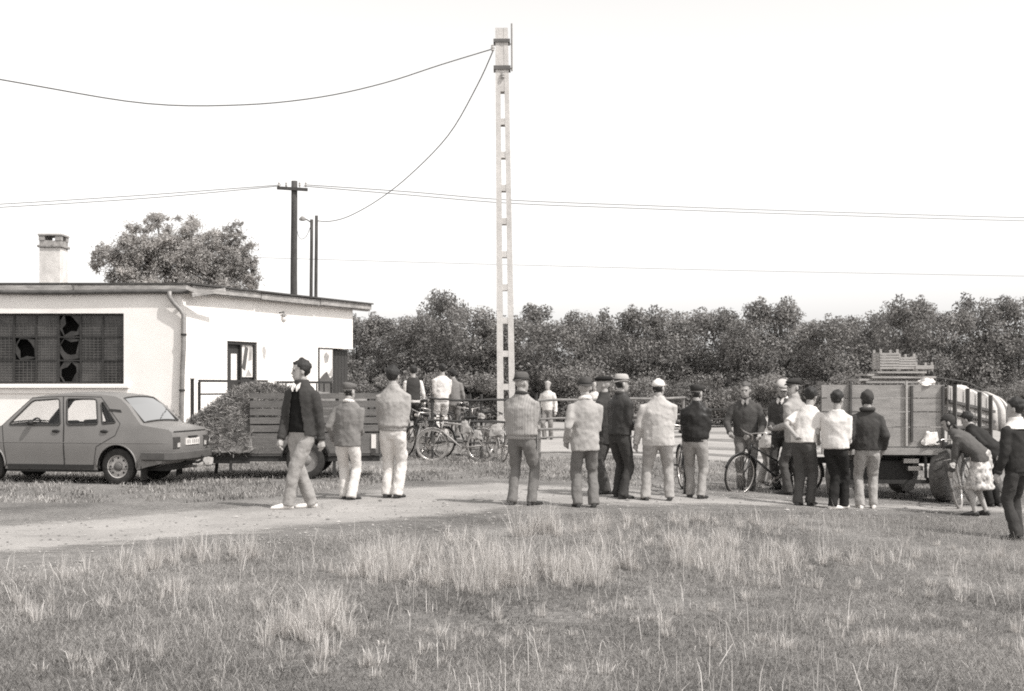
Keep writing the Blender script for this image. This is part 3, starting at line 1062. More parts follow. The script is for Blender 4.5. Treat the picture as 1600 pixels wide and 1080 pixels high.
# ---------------------------------------------------------------- grass
M_grass = mat('short_grass', 0.27, 0.7, 0.1, 2, 0, 40, 0.2, trans=0.25, attr='tone')
M_dry = mat('dry_grass', 0.46, 0.7, 0.1, 2, 0, 40, 0.2, trans=0.25, attr='tone')
def blades(x, y, h, wdt, lean, tone, seed, bend=0.5, ang=None):
    g_ = np.random.default_rng(seed)
    n = len(x)
    z = gz_np(x, y) - 0.004
    a = g_.random(n) * 2 * PI
    s = np.stack([np.cos(a), np.sin(a), np.zeros(n)], -1) * (wdt * 0.5)[:, None]
    b = g_.random(n) * 2 * PI if ang is None else ang
    ld = np.stack([np.cos(b), np.sin(b)], -1) * (lean * h)[:, None]
    p0 = np.stack([x, y, z], -1)
    p1 = p0 + np.stack([ld[:, 0] * 0.35, ld[:, 1] * 0.35, h * 0.6], -1)
    p2 = p0 + np.stack([ld[:, 0], ld[:, 1], h * (1 - bend * lean ** 2).clip(0.4, 1)], -1)
    v = np.stack([p0 - s, p0 + s, p1 + s * 0.7, p1 - s * 0.7, p2], 1).reshape(-1, 3)
    k = np.arange(n) * 5
    # three triangles per blade
    f = np.stack([k, k + 1, k + 2, k, k + 2, k + 3, k + 3, k + 2, k + 4], -1).ravel()
    return v, f, np.repeat(tone, 3)

def vnoise(x, y, sc, seed):
    """cheap smooth value noise"""
    g_ = np.random.default_rng(seed)
    T = g_.random((256, 256))
    u = x * sc + 100; v = y * sc + 100
    i = np.floor(u).astype(int); j = np.floor(v).astype(int)
    a = u - i; b = v - j
    a = a * a * (3 - 2 * a); b = b * b * (3 - 2 * b)
    i0, i1, j0, j1 = i % 256, (i + 1) % 256, j % 256, (j + 1) % 256
    return T[i0, j0] * (1 - a) * (1 - b) + T[i1, j0] * a * (1 - b) + T[i0, j1] * (1 - a) * b + T[i1, j1] * a * b

# near edge of the road as y(x), grass keeps to the camera side of it
ne = np.array(gp((-420, 905), (40, 884), (250, 862), (500, 838), (700, 822), (830, 806), (1000, 801), (1250, 803), (1500, 808), (1900, 815)))
def road_near(x):
    return np.interp(x, ne[:, 0], ne[:, 1])
def scatter(n, x0, x1, y0, y1, seed):
    g_ = np.random.default_rng(seed)
    # more blades where they show larger: density falls with distance
    u = g_.random(n)
    y = y0 * (y1 / y0) ** u
    x = x0 + (x1 - x0) * g_.random(n)
    return x, y
x, y = scatter(760000, -9.5, 9.5, 4.5, 17.5, 1)
m_ = (np.abs(x) < 0.46 * y + 1.6)
x, y = x[m_], y[m_]
cover = 0.55 * vnoise(x, y, 0.8, 3) + 0.45 * vnoise(x, y, 2.6, 4)
m_ = (y < road_near(x) + 0.5 * (vnoise(x, y, 1.5, 8) - 0.4)) & (cover + 0.35 * np.random.default_rng(2).random(len(x)) > 0.42)
x, y, cover = x[m_], y[m_], cover[m_]
g_ = np.random.default_rng(5)
h = (0.010 + 0.050 * g_.random(len(x)) ** 1.7) * (0.4 + 1.3 * cover)
dryness = vnoise(x, y, 1.1, 6) * 0.6 + vnoise(x, y, 4.0, 9) * 0.4
tone = (0.12 + 1.75 * (0.5 * dryness + 0.5 * vnoise(x, y, 0.45, 91)) ** 1.2) * (0.65 + 0.7 * g_.random(len(x)))
v, f, t = blades(x, y, h, 0.0025 + 0.003 * g_.random(len(x)), 0.5 + 1.6 * g_.random(len(x)), tone, 6)
tag(np_mesh('short_grass', v, f, 3, M_grass, None, t), 'short patchy grass covering the foreground', 'grass', kind='stuff')
# straw-coloured thatch lying among it
x, y = scatter(110000, -9.5, 9.5, 4.5, 17.5, 21)
m_ = (np.abs(x) < 0.46 * y + 1.6) & (y < road_near(x) + 0.3)
x, y = x[m_], y[m_]
m_ = vnoise(x, y, 1.1, 6) * 0.6 + vnoise(x, y, 4.0, 9) * 0.4 + 0.25 * g_.random(len(x)) > 0.56
x, y = x[m_], y[m_]
v, f, t = blades(x, y, 0.015 + 0.06 * g_.random(len(x)) ** 2, 0.002 + 0.0025 * g_.random(len(x)), 0.8 + 1.6 * g_.random(len(x)), 0.5 + 0.6 * g_.random(len(x)), 7)
tag(np_mesh('dry_thatch', v, f, 3, M_dry, None, t), 'bleached dry grass blades lying among the turf', 'grass', kind='stuff')
# knee-low bleached meadow in broad patches, thickest along the road edge
x, y = scatter(150000, -9.5, 9.5, 5, 17.2, 61)
edge_d = road_near(x) - y
keep = 0.55 * vnoise(x, y, 0.55, 62) + 0.3 * vnoise(x, y, 1.9, 63) + 0.15 * vnoise(x, y, 6, 64) + 0.10 * np.exp(-((edge_d - 2.2) / 1.6) ** 2) + 0.05 * (x > 0)
m_ = (np.abs(x) < 0.46 * y + 1.6) & (edge_d > 0.15) & (keep + 0.10 * g_.random(len(x)) > 0.725)
x, y = x[m_], y[m_]
v, f, t = blades(x, y, 0.05 + 0.13 * g_.random(len(x)) ** 1.6, 0.002 + 0.0022 * g_.random(len(x)), 0.3 + 1.1 * g_.random(len(x)), 0.40 + 0.7 * g_.random(len(x)), 65)
tag(np_mesh('bleached_meadow', v, f, 3, M_dry, None, t), 'loose bleached meadow grass in broad patches', 'grass', kind='stuff')
# tall dry tufts
tx, ty, th, tb_ = [], [], [], []
gt = np.random.default_rng(33)
def tuft(px, py, rx, ry, n, hm):
    p = G(px, py)
    left = int(n * 3.2)
    while left > 0:          # a patch is made of small fanning tussocks of very different size
        m = int(gt.integers(10, 60))
        cx_, cy_ = p.x + gt.normal(0, rx * 1.6), p.y + gt.normal(0, ry * 1.5)
        hh_ = hm * (0.3 + 0.85 * gt.random() ** 1.5)
        a_ = gt.random(m) * 2 * PI
        r_ = 0.04 * np.sqrt(gt.random(m))
        wind = 0.5 * gt.normal()
        tx.append(cx_ + r_ * np.cos(a_)); ty.append(cy_ + r_ * np.sin(a_)); th.append(hh_ * (0.3 + 0.8 * gt.random(m))); tb_.append(a_ + gt.normal(0, 0.5, m) + wind)
        left -= m
for (px, py, rx, n, hm) in ((655, 905, 0.14, 260, 0.34), (610, 885, 0.16, 240, 0.33), (560, 900, 0.08, 120, 0.30), (640, 872, 0.1, 150, 0.34), (495, 985, 0.10, 260, 0.30), (470, 1000, 0.08, 150, 0.28), (455, 960, 0.1, 90, 0.22), (520, 960, 0.07, 120, 0.24),
                     (800, 905, 0.22, 420, 0.36), (860, 900, 0.2, 300, 0.36), (770, 920, 0.12, 160, 0.28), (835, 835, 0.12, 240, 0.40), (925, 885, 0.13, 150, 0.33), (905, 910, 0.1, 120, 0.28), (760, 880, 0.08, 110, 0.32),
                     (1100, 880, 0.16, 200, 0.28), (1160, 890, 0.2, 280, 0.26), (1220, 880, 0.15, 240, 0.32), (1060, 860, 0.13, 130, 0.25), (1130, 850, 0.2, 200, 0.25), (1010, 850, 0.2, 160, 0.22), (1210, 915, 0.1, 90, 0.2),
                     (215, 890, 0.08, 130, 0.36), (320, 875, 0.2, 200, 0.30), (375, 875, 0.1, 100, 0.26), (140, 905, 0.15, 120, 0.20), (300, 925, 0.12, 120, 0.18), (180, 1045, 0.15, 130, 0.16), (540, 1040, 0.2, 140, 0.16),
                     (950, 830, 0.25, 200, 0.24), (1080, 820, 0.3, 240, 0.22), (1180, 825, 0.25, 200, 0.2), (720, 850, 0.12, 100, 0.2), (1350, 880, 0.3, 200, 0.18), (1450, 920, 0.3, 200, 0.16), (1250, 990, 0.4, 260, 0.12), (1500, 1000, 0.3, 200, 0.12), (700, 1000, 0.2, 120, 0.12), (60, 960, 0.2, 160, 0.2), (1560, 870, 0.3, 160, 0.2), (880, 1000, 0.3, 160, 0.13), (1020, 960, 0.3, 180, 0.14)):
    tuft(px, py, rx, rx * 0.8, n, hm)
# single stalks everywhere
p = scatter(9000, -9, 9, 5, 16.5, 41)
m_ = (np.abs(p[0]) < 0.46 * p[1] + 1) & (p[1] < road_near(p[0]) - 0.1) & (vnoise(p[0], p[1], 0.7, 12) > 0.42)
tx.append(p[0][m_]); ty.append(p[1][m_]); th.append(0.06 + 0.22 * gt.random(m_.sum()) ** 2); tb_.append(gt.random(m_.sum()) * 2 * PI)
x = np.concatenate(tx); y = np.concatenate(ty); h = np.concatenate(th)
v, f, t = blades(x, y, h * 1.12, 0.003 + 0.003 * gt.random(len(x)), np.clip(np.abs(gt.normal(0.25, 0.4, len(x))), 0, 1.4), 0.8 + 0.75 * gt.random(len(x)), 8, ang=np.concatenate(tb_))
tag(np_mesh('dry_grass_tufts', v, f, 3, M_dry, None, t), 'tall bleached grass tufts standing along the road edge', 'grass', kind='stuff')
# sparse verge beyond the road
x, y = scatter(90000, -16, 16, 17.5, 30, 51)
yr = F * CAM_H / (y) * 0 + y
pxv = 800 + x * F / y
pyv = HOR + F * (CAM_H - gz_np(x, y)) / y
far_edge = np.interp(pxv, [-420, 40, 250, 440, 600, 760, 900, 1100, 1350, 1900], [835, 806, 790, 778, 757, 748, 756, 768, 780, 782])
m_ = (pyv < far_edge - 1) & (pyv > np.where(pxv > 830, 716, 690)) & (vnoise(x, y, 0.9, 14) * 0.6 + vnoise(x, y, 3, 15) * 0.4 > 0.36)
x, y = x[m_], y[m_]
n_ = len(x)
v, f, t = blades(x, y, 0.03 + 0.07 * gt.random(n_), 0.010 + 0.008 * gt.random(n_), 0.3 + 0.9 * gt.random(n_), (0.4 + 1.3 * vnoise(x, y, 1.5, 16)) * (0.6 + 0.8 * gt.random(n_)), 9)
tag(np_mesh('verge_grass', v, f, 3, M_grass, None, t), 'thin trampled grass beyond the dirt road', 'grass', kind='stuff')

# pebbles and crumbs of soil on the road
gpb = np.random.default_rng(77)
n = 2600
x = gpb.uniform(-10, 10, n)
y = road_near(x) - 0.6 + gpb.random(n) * 5.0
sz = gpb.uniform(0.006, 0.022, n) * np.where(gpb.random(n) > 0.96, 1.8, 1)
base = np.stack([x, y, gz_np(x, y) + 0.006], -1)
oct_ = np.array([[1, 0, 0.2], [0, 1, 0.2], [-1, 0, 0.2], [0, -1, 0.2], [0, 0, 0.7]])
v = (base[:, None, :] + oct_[None] * sz[:, None, None] * gpb.uniform(0.6, 1.3, (n, 5, 1))).reshape(-1, 3)
k = np.arange(n) * 5
f = np.stack([k, k + 1, k + 4, k + 1, k + 2, k + 4, k + 2, k + 3, k + 4, k + 3, k, k + 4], -1).ravel()
tag(np_mesh('pebbles', v, f, 3, mat('pebble', 0.3, 0.9, 0.3, 3, attr='tone'), None, np.repeat(0.4 + gpb.random(n), 4)), 'small pebbles and crumbs of soil on the dirt road', 'pebbles', kind='stuff')

# ---------------------------------------------------------------- shared paints
M_tyre = mat('tyre_rubber', 0.045, 0.9, 0.3, 12, 0.3, 60, 0.2, dirt=0.2)
M_black = mat('black_trim', 0.03, 0.6, 0.2, 10)
M_rubber = mat('seal_rubber', 0.05, 0.7, 0.2, 10)
M_chrome = mat('worn_chrome', 0.5, 0.3, 0.2, 8, metal=0.8)
M_carp = mat('car_paint', 0.20, 0.38, 0.05, 2, 0, 40, 0.55, dirt=0.10)
M_bump = mat('bumper_plastic', 0.09, 0.6, 0.2, 6)
M_lens = mat('lamp_lens', 0.06, 0.2, 0.3, 20, spec=0.6)
M_lensw = mat('reversing_lens', 0.5, 0.2, 0.1, 20, spec=0.6)
M_plate = mat('number_plate', 0.72, 0.4, 0.06, 10)
M_seat = mat('seat_fabric', 0.05, 0.9, 0.3, 10)
M_cglass = glass_mat('car_glass', 0.95, 0.02)

def pip(p, poly):
    x, y = p
    c = False
    n = len(poly)
    for i in range(n):
        x0, y0 = poly[i]; x1, y1 = poly[i - 1]
        if (y0 > y) != (y1 > y) and x < (x1 - x0) * (y - y0) / (y1 - y0) + x0:
            c = not c
    return c

def round_poly(poly, r, k=4):
    """round the corners of a 2d polygon"""
    out = []
    n = len(poly)
    for i in range(n):
        p = Vector(poly[i]); a = Vector(poly[i - 1]); b = Vector(poly[(i + 1) % n])
        da = (a - p); db = (b - p)
        rr = min(r, da.length * 0.45, db.length * 0.45)
        s = p + da.normalized() * rr; e_ = p + db.normalized() * rr
        for j in range(k + 1):
            t = j / k
            q_ = s * (1 - t) ** 2 + p * 2 * t * (1 - t) + e_ * t * t
            out.append((q_.x, q_.y))
    return out

# ---------------------------------------------------------------- car
def build_car(loc, rz):
    car = thing('saloon_car', 'grey four-door saloon car parked before the white building with a tow hitch', 'car', loc, rz)
    # local frame: x forward, y to the car's left, origin on the ground under the rear axle
    prof_top = [(-0.96, 0.44), (-0.985, 0.60), (-0.985, 0.74), (-0.955, 0.86), (-0.90, 0.90), (-0.62, 0.94), (-0.46, 0.965), (-0.42, 0.985),
                (-0.30, 1.09), (-0.15, 1.215), (-0.01, 1.31), (0.10, 1.355), (0.35, 1.382), (0.75, 1.395), (1.15, 1.385), (1.50, 1.355), (1.62, 1.33),
                (1.80, 1.19), (2.00, 1.04), (2.10, 0.955), (2.2, 0.93), (2.6, 0.88), (2.95, 0.82), (3.08, 0.76), (3.12, 0.66), (3.12, 0.45)]
    def zr(pl): return [(x_, z_ + 0.075 * smooth01((z_ - 0.93) / 0.40)) for (x_, z_) in pl]
    prof_top = zr(prof_top)
    zb = 0.24
    def arch(cx, r, z=zb):
        pts = []
        a0 = math.asin((z - 0.30) / r) if abs((z - 0.30) / r) < 1 else -0.2
        for k in range(13):
            a = a0 + (PI - 2 * a0) * k / 12
            pts.append((cx - r * math.cos(a) if False else cx + r * math.cos(PI - a), 0.30 + r * math.sin(a)))
        return pts
    outline = prof_top + [(3.05, 0.32), (2.95, zb)] + list(reversed(arch(2.40, 0.355))) + [(1.9, zb), (1.2, zb), (0.6, zb)] + list(reversed(arch(0.0, 0.355))) + [(-0.55, 0.30), (-0.85, 0.36)]
    def hw(x, z):
        # half width: bulged below the belt, leaning in above it
        if z < 0.68:
            w_ = 0.765 + 0.035 * smooth01((z - 0.2) / 0.48)
        elif z < 0.96:
            w_ = 0.800 - 0.022 * ((z - 0.68) / 0.28)
        else:
            w_ = 0.778 - 0.165 * ((z - 0.96) / 0.50) ** 1.15
        e_ = 0.0
        if x < -0.5: e_ = 0.06 * ((-0.5 - x) / 0.48) ** 2
        if x > 2.4: e_ = 0.09 * ((x - 2.4) / 0.7) ** 2
        return w_ - e_
    win_f = round_poly([(1.02, 0.965), (1.98, 0.965), (1.60, 1.285), (1.12, 1.315)], 0.05)
    win_r = round_poly([(0.34, 0.975), (0.90, 0.965), (0.98, 1.315), (0.44, 1.31)], 0.05)
    win_q = round_poly([(0.02, 1.00), (0.26, 0.98), (0.34, 1.25), (0.31, 1.27)], 0.03)
    win_f, win_r, win_q = zr(win_f), zr(win_r), zr(win_q)
    holes = [win_f, win_r, win_q]
    door_f = [(0.955, 0.30), (2.02, 0.30), (2.10, 0.95), (1.63, 1.33), (1.06, 1.355), (0.965, 0.95)]
    door_r = [(0.42, 0.30), (0.945, 0.30), (0.955, 0.95), (1.05, 1.355), (0.36, 1.345), (-0.06, 0.985), (0.02, 0.80), (0.36, 0.62)]
    door_f, door_r = zr(door_f), zr(door_r)
    pts, edges = [], []
    def loop(pl):
        s0 = len(pts)
        pts.extend(Vector(p) for p in pl)
        edges.extend((s0 + i, s0 + (i + 1) % len(pl)) for i in range(len(pl)))
    def dens(pl, st=0.09):
        out = []
        for i in range(len(pl)):
            a = Vector(pl[i]); b = Vector(pl[(i + 1) % len(pl)])
            n = max(1, int((b - a).length / st))
            out += [tuple(a.lerp(b, k / n)) for k in range(n)]
        return out
    outline_d = dens(outline)
    loop(outline_d)
    for h_ in holes:
        loop(h_)
    loop(dens(door_f)); loop(dens(door_r))
    crease = [(-0.9 + 0.1 * k, 0.68) for k in range(40)]
    for x in np.arange(-0.95, 3.1, 0.085):
        for z in np.arange(0.26, 1.48, 0.07):
            if pip((x, z), outline_d) and not any(pip((x, z), h_) for h_ in holes):
                pts.append(Vector((x + random.uniform(-0.01, 0.01), z)))
    rv, re, rfc, _, _, _ = delaunay_2d_cdt(pts, edges, [], 0, 1e-5)
    groups_ = {'body': [], 'front_door': [], 'rear_door': []}
    for f_ in rfc:
        cx = sum(rv[i].x for i in f_) / len(f_); cz = sum(rv[i].y for i in f_) / len(f_)
        if not pip((cx, cz), outline_d) or any(pip((cx, cz), h_) for h_ in holes):
            continue
        k = 'front_door' if pip((cx, cz), door_f) else 'rear_door' if pip((cx, cz), door_r) else 'body'
        groups_[k].append(f_)
    def side(key, sgn):
        b = MB()
        idx = {}
        for f_ in groups_[key]:
            for i in f_:
                if i not in idx:
                    idx[i] = len(b.v)
                    x, z = rv[i]
                    b.v.append((x, sgn * hw(x, z), z))
            b.f.append(tuple(idx[i] for i in f_))
        return b
    bodyb = MB()
    for sgn in (1, -1):
        s_ = side('body', sgn)
        bodyb.add(s_.v, s_.f)
    # top skin across the width
    ts = np.linspace(-1, 1, 13)
    glass = {'rear_window': MB(), 'windscreen': MB()}
    def row(x, z):
        w_ = hw(x, z)
        cr = 0.035 if z > 0.9 else 0.02
        out = []
        for t in ts:
            out.append(Vector((x - (0.05 * t * t * (1 if x < 0 else 0)) * -1 * (0.6 if z < 0.92 else 0) + 0.0, t * w_, z + (cr * (1 - t * t) if z > 0.88 else 0))))
        return out
    pd = []
    for i in range(len(prof_top) - 1):
        a = Vector(prof_top[i]); b = Vector(prof_top[i + 1])
        n = max(1, int((b - a).length / 0.09))
        pd += [tuple(a.lerp(b, k / n)) for k in range(n)]
    pd.append(prof_top[-1])
    rows = [row(*p) for p in pd]
    for i in range(len(pd) - 1):
        xm = (pd[i][0] + pd[i + 1][0]) / 2; zm = (pd[i][1] + pd[i + 1][1]) / 2
        for j in range(12):
            tm = abs((ts[j] + ts[j + 1]) / 2)
            quad = [rows[i][j], rows[i][j + 1], rows[i + 1][j + 1], rows[i + 1][j]]
            tgt = bodyb
            if -0.43 < xm < 0.03 and zm > 0.98 and tm < 0.86:
                tgt = glass['rear_window']
            elif 1.66 < xm < 2.07 and zm > 0.95 and tm < 0.86:
                tgt = glass['windscreen']
            tgt.add(quad, [(0, 1, 2, 3)])
    # rear lower valance and floor
    for sgn in (1,):
        b0 = [Vector((-0.96, t * hw(-0.96, 0.44), 0.44)) for t in ts]
        b1 = [Vector((-0.85, t * hw(-0.85, 0.36), 0.36)) for t in ts]
        b2 = [Vector((-0.60, t * 0.6, 0.28)) for t in ts]
        for j in range(12):
            bodyb.add([b0[j], b0[j + 1], b1[j + 1], b1[j]], [(0, 1, 2, 3)])
            bodyb.add([b1[j], b1[j + 1], b2[j + 1], b2[j]], [(0, 1, 2, 3)])
        n0 = [Vector((3.12, t * hw(3.12, 0.45), 0.45)) for t in ts]
        n1 = [Vector((2.95, t * hw(2.95, zb), zb)) for t in ts]
        for j in range(12):
            bodyb.add([n0[j], n0[j + 1], n1[j + 1], n1[j]], [(0, 1, 2, 3)])
    body = bodyb.build('body', M_carp, car, auto=32)
    bm = bmesh.new(); bm.from_mesh(body.data)
    bmesh.ops.remove_doubles(bm, verts=bm.verts, dist=0.004)
    bmesh.ops.recalc_face_normals(bm, faces=bm.faces)
    bm.to_mesh(body.data); bm.free()
    body.data.polygons.foreach_set('use_smooth', [True] * len(body.data.polygons)); body.data.set_sharp_from_angle(angle=R(34))
    def off(p, sgn, d=0.004):
        return (p[0], sgn * (hw(*p) + d), p[1])
    for sgn in (1, -1):
        for (key, hole, poly, hx) in (('front_door', win_f, door_f, 1.10), ('rear_door', win_r, door_r, 0.22)):
            d_ = side(key, sgn).build('door', M_carp, car, auto=35)
            g_ = MB()
            pl = [p for p in dens(poly, 0.1)]
            g_.tube([off(p, sgn, 0.0) for p in pl], 0.006, 5, closed=True)
            g_.build('panel_gap', M_black, d_)
            g_ = MB(); g_.tube([off(p, sgn, 0.001) for p in hole], 0.015, 6, closed=True); g_.build('window_seal', M_rubber, d_, smooth=True)
            g_ = MB(); c_ = [Vector((p[0], sgn * (hw(*p) - 0.012), p[1])) for p in hole]; g_.add(c_, [tuple(range(len(c_)))]); g_.build('window_glass', M_cglass, d_)
            hz = 0.865
            g_ = MB(); y_ = sgn * (hw(hx, hz) + 0.012); g_.ell((hx, y_, hz), (0.075, 0.016, 0.026), 10, 6); g_.build('handle', M_black, d_, smooth=True)
        g_ = MB(); g_.tube([off(p, sgn, 0.001) for p in win_q], 0.013, 6, closed=True); g_.build('quarter_window_seal', M_rubber, car, smooth=True)
        g_ = MB(); c_ = [Vector((p[0], sgn * (hw(*p) - 0.012), p[1])) for p in win_q]; g_.add(c_, [tuple(range(len(c_)))]); g_.build('quarter_window', M_cglass, car)
        # vent on the rear pillar, sill stripe, crease strip, wheel arch lip
        g_ = MB(); g_.prism([off((-0.06, 1.175), sgn, 0.001), off((0.17, 1.195), sgn, 0.001), off((0.185, 1.23), sgn, 0.001), off((-0.03, 1.215), sgn, 0.001)], (0, sgn * 0.008, 0)); g_.build('pillar_vent', M_black, car)
        g_ = MB(); g_.bar((0.42, sgn * (hw(1, 0.28) + 0.004), 0.285), (2.0, sgn * (hw(1, 0.28) + 0.004), 0.285), 0.012, 0.075); g_.build('sill_stripe', M_black, car)
        for cx in (0.0, 2.40):
            g_ = MB(); g_.tube([(cx + 0.358 * math.cos(a), sgn * (hw(cx, 0.5) + 0.001), 0.30 + 0.358 * math.sin(a)) for a in np.linspace(-0.05, PI + 0.05, 17)], 0.014, 6); g_.build('wheel_arch_lip', M_carp, car, smooth=True)
        g_ = MB(); g_.tube([off((x, 0.68), sgn, 0.0) for x in np.arange(-0.9, 3.0, 0.1)], 0.005, 5); g_.build('crease_strip', M_carp, car, smooth=True)
    glass['rear_window'].build('rear_window', M_cglass, car, smooth=True)
    glass['windscreen'].build('windscreen', M_cglass, car, smooth=True)
    for (xa, xb) in ((-0.42, 0.0), (1.64, 2.09)):
        lo = row(xa, 0.995 if xa < 0 else 1.385); hi = row(xb, 1.385 if xa < 0 else 0.97)
        lp = [p for p, t in zip(lo, ts) if abs(t) < 0.88] + [p for p, t in reversed(list(zip(hi, ts))) if abs(t) < 0.88]
        g_ = MB(); g_.tube([p + Vector((-0.004, 0, 0.006)) for p in lp], 0.014, 6, closed=True); g_.build('screen_seal', M_rubber, car, smooth=True)
    # wheels
    for (cx, sgn) in ((0, 1), (0, -1), (2.4, 1), (2.4, -1)):
        wh = empty('wheel', (cx, sgn * 0.66, 0.295)); wh.parent = car
        t_ = MB(); t_.lathe([(0.17, -0.075), (0.20, -0.085), (0.265, -0.085), (0.288, -0.07), (0.295, -0.04), (0.295, 0.04), (0.288, 0.07), (0.265, 0.085), (0.20, 0.085), (0.17, 0.075)], 36, 'y', closed=True); t_.build('tyre', M_tyre, wh, auto=40)
        t_ = MB(); s_ = sgn
        t_.lathe([(0.172, 0.078 * s_), (0.185, 0.086 * s_), (0.178, 0.06 * s_), (0.15, 0.05 * s_), (0.125, 0.062 * s_), (0.085, 0.068 * s_), (0.06, 0.05 * s_), (0.0005, 0.05 * s_)], 36, 'y', cap=False); rim = t_.build('rim', mat('steel_rim', 0.42, 0.45, 0.15, 8, spec=0.5), wh, auto=50)
        for k in range(8):
            a = 2 * PI * k / 8
            t_ = MB(); t_.lathe([(0.016, 0.062 * s_), (0.016, 0.070 * s_)], 8, 'y', (0.137 * math.cos(a), 0, 0.137 * math.sin(a))); t_.build('rim_slot', M_black, rim)
        t_ = MB(); t_.lathe([(0.075, 0.066 * s_), (0.07, 0.085 * s_), (0.03, 0.095 * s_), (0.001, 0.096 * s_)], 20, 'y'); t_.build('hub_cap', mat('hub_metal', 0.12, 0.5, 0.2, 8), wh, smooth=True)
        # dark inner arch
        t_ = MB(); t_.lathe([(0.35, -0.30 * sgn), (0.35, 0.09 * sgn)], 24, 'y', (cx, sgn * 0.66, 0.30), cap=False); t_.lathe([(0.35, -0.30 * sgn), (0.002, -0.30 * sgn)], 24, 'y', (cx, sgn * 0.66, 0.30), cap=False)
        t_.v = [(x, y, max(z, 0.26)) for (x, y, z) in t_.v]
        t_.build('wheel_well', M_black, car)
    # underside
    u_ = MB(); u_.box((0.36, -0.74, 0.20), (2.04, 0.74, 0.26)); u_.box((-0.75, -0.52, 0.22), (0.36, 0.52, 0.42)); u_.build('underbody', M_black, car)
    u_ = MB(); u_.tube([(-0.55, -0.2, 0.27), (-0.98, -0.2, 0.26)], 0.025, 8); u_.build('exhaust_pipe', M_zinc, car)
    for sgn in (1, -1):
        u_ = MB(); u_.box((-0.44, sgn * 0.66 - 0.11, 0.08), (-0.425, sgn * 0.66 + 0.11, 0.36)); u_.build('mud_flap', M_tyre, car)
    # bumpers
    def bumper(x0, sg, z0, z1):
        b = MB()
        path = [(x0 + sg * 0.52, 0.80), (x0 + sg * 0.10, 0.815), (x0 - 0.0 * sg, 0.76), (x0 - sg * 0.045, 0.4), (x0 - sg * 0.055, 0), (x0 - sg * 0.045, -0.4), (x0, -0.76), (x0 + sg * 0.10, -0.815), (x0 + sg * 0.52, -0.80)]
        rings = []
        for i, (x, y) in enumerate(path):
            a = Vector(path[max(i - 1, 0)]); c_ = Vector(path[min(i + 1, len(path) - 1)])
            t = (c_ - a).normalized(); nn = Vector((t.y, -t.x)) * sg
            if nn.dot(Vector((x - (x0 + sg * 0.8), y))) < 0: nn = -nn
            th_ = 0.05
            rings.append([Vector((x, y, z0)), Vector((x + nn.x * th_, y + nn.y * th_, z0 + 0.02)), Vector((x + nn.x * th_, y + nn.y * th_, z1 - 0.02)), Vector((x, y, z1))])
        b.loft(rings)
        return b.build('bumper', M_bump, car, auto=30)
    bumper(-0.99, 1, 0.40, 0.545); bumper(3.12, -1, 0.40, 0.52)
    # rear panel: dark lamp bar, lamps, plate, lid edge
    def rx(y): return -0.985 + 0.03 * (y / 0.78) ** 2
    def panel(name, y0, y1, z0, z1, m_, d, par):
        b = MB()
        n = 6
        rings = []
        for k in range(n + 1):
            y = y0 + (y1 - y0) * k / n
            x = rx(y) - d
            rings.append([Vector((x, y, z0)), Vector((x, y, z1)), Vector((x + 0.03, y, z1)), Vector((x + 0.03, y, z0))])
        b.loft(rings); return b.build(name, m_, par)
    for sgn in (1, -1):
        y0, y1 = sorted((sgn * 0.46, sgn * 0.735))
        lampo = panel('tail_lamp', y0, y1, 0.60, 0.775, M_lens, 0.012, car)
        ya, yb = sorted((sgn * 0.47, sgn * 0.56)); panel('reversing_lens', ya, yb, 0.61, 0.68, M_lensw, 0.017, lampo)
    plate = panel('number_plate', -0.26, 0.26, 0.635, 0.745, M_plate, 0.016, car)
    for k in range(6):
        y = 0.20 - k * 0.075 - (0.03 if k > 1 else 0)
        b = MB(); b.box((rx(0) - 0.0195, y - 0.02, 0.66), (rx(0) - 0.0175, y + 0.02, 0.72)); b.build('plate_character', mat('plate_ink', 0.35, 0.6), plate)
    panel('plate_light', -0.16, 0.16, 0.755, 0.78, M_black, 0.03, car)
    b = MB(); b.tube([row(-0.955, 0.862)[j] + Vector((-0.008, 0, 0.0)) for j in range(1, 12)], 0.008, 5); b.build('lid_gap', M_black, car)
    for k in range(5):
        b = MB(); x = -0.80 + k * 0.06; b.bar((x, -0.45, 0.955 - 0.012 * (4 - k) + 0.012), (x, 0.45, 0.955 - 0.012 * (4 - k) + 0.012), 0.03, 0.012); b.build('engine_lid_louvre', M_carp, car)
    # tow hitch
    b = MB(); b.tube([(-0.80, 0, 0.34), (-1.10, 0, 0.34), (-1.16, 0, 0.37), (-1.17, 0, 0.42)], 0.022, 8); b.ell((-1.17, 0, 0.44), (0.028, 0.028, 0.028), 10, 6); b.build('tow_hitch', M_iron, car)
    # interior
    for (x, y) in ((1.25, 0.36), (1.25, -0.36)):
        b = MB(); b.box((x - 0.1, y - 0.22, 0.30), (x + 0.42, y + 0.22, 0.52)); b.prism([(x - 0.24, y - 0.22, 1.02), (x - 0.12, y - 0.22, 1.03), (x + 0.03, y - 0.22, 0.50), (x - 0.12, y - 0.22, 0.50)], (0, 0.44, 0)); b.build('seat', M_seat, car, bevel=0.03)
    b = MB(); b.box((0.20, -0.62, 0.35), (0.65, 0.62, 0.55)); b.prism([(0.05, -0.62, 0.99), (0.16, -0.62, 1.0), (0.28, -0.62, 0.53), (0.16, -0.62, 0.53)], (0, 1.24, 0)); b.build('seat', M_seat, car, bevel=0.03)
    b = MB(); b.lathe([(0.19, -0.012), (0.19, 0.012), (0.17, 0.012), (0.17, -0.012)], 24, 'x', (0, 0, 0), closed=True); b.xf(Matrix.Translation((1.78, 0.36, 0.90)) @ Matrix.Rotation(R(-25), 4, 'Y')); b.build('steering_wheel', M_black, car)
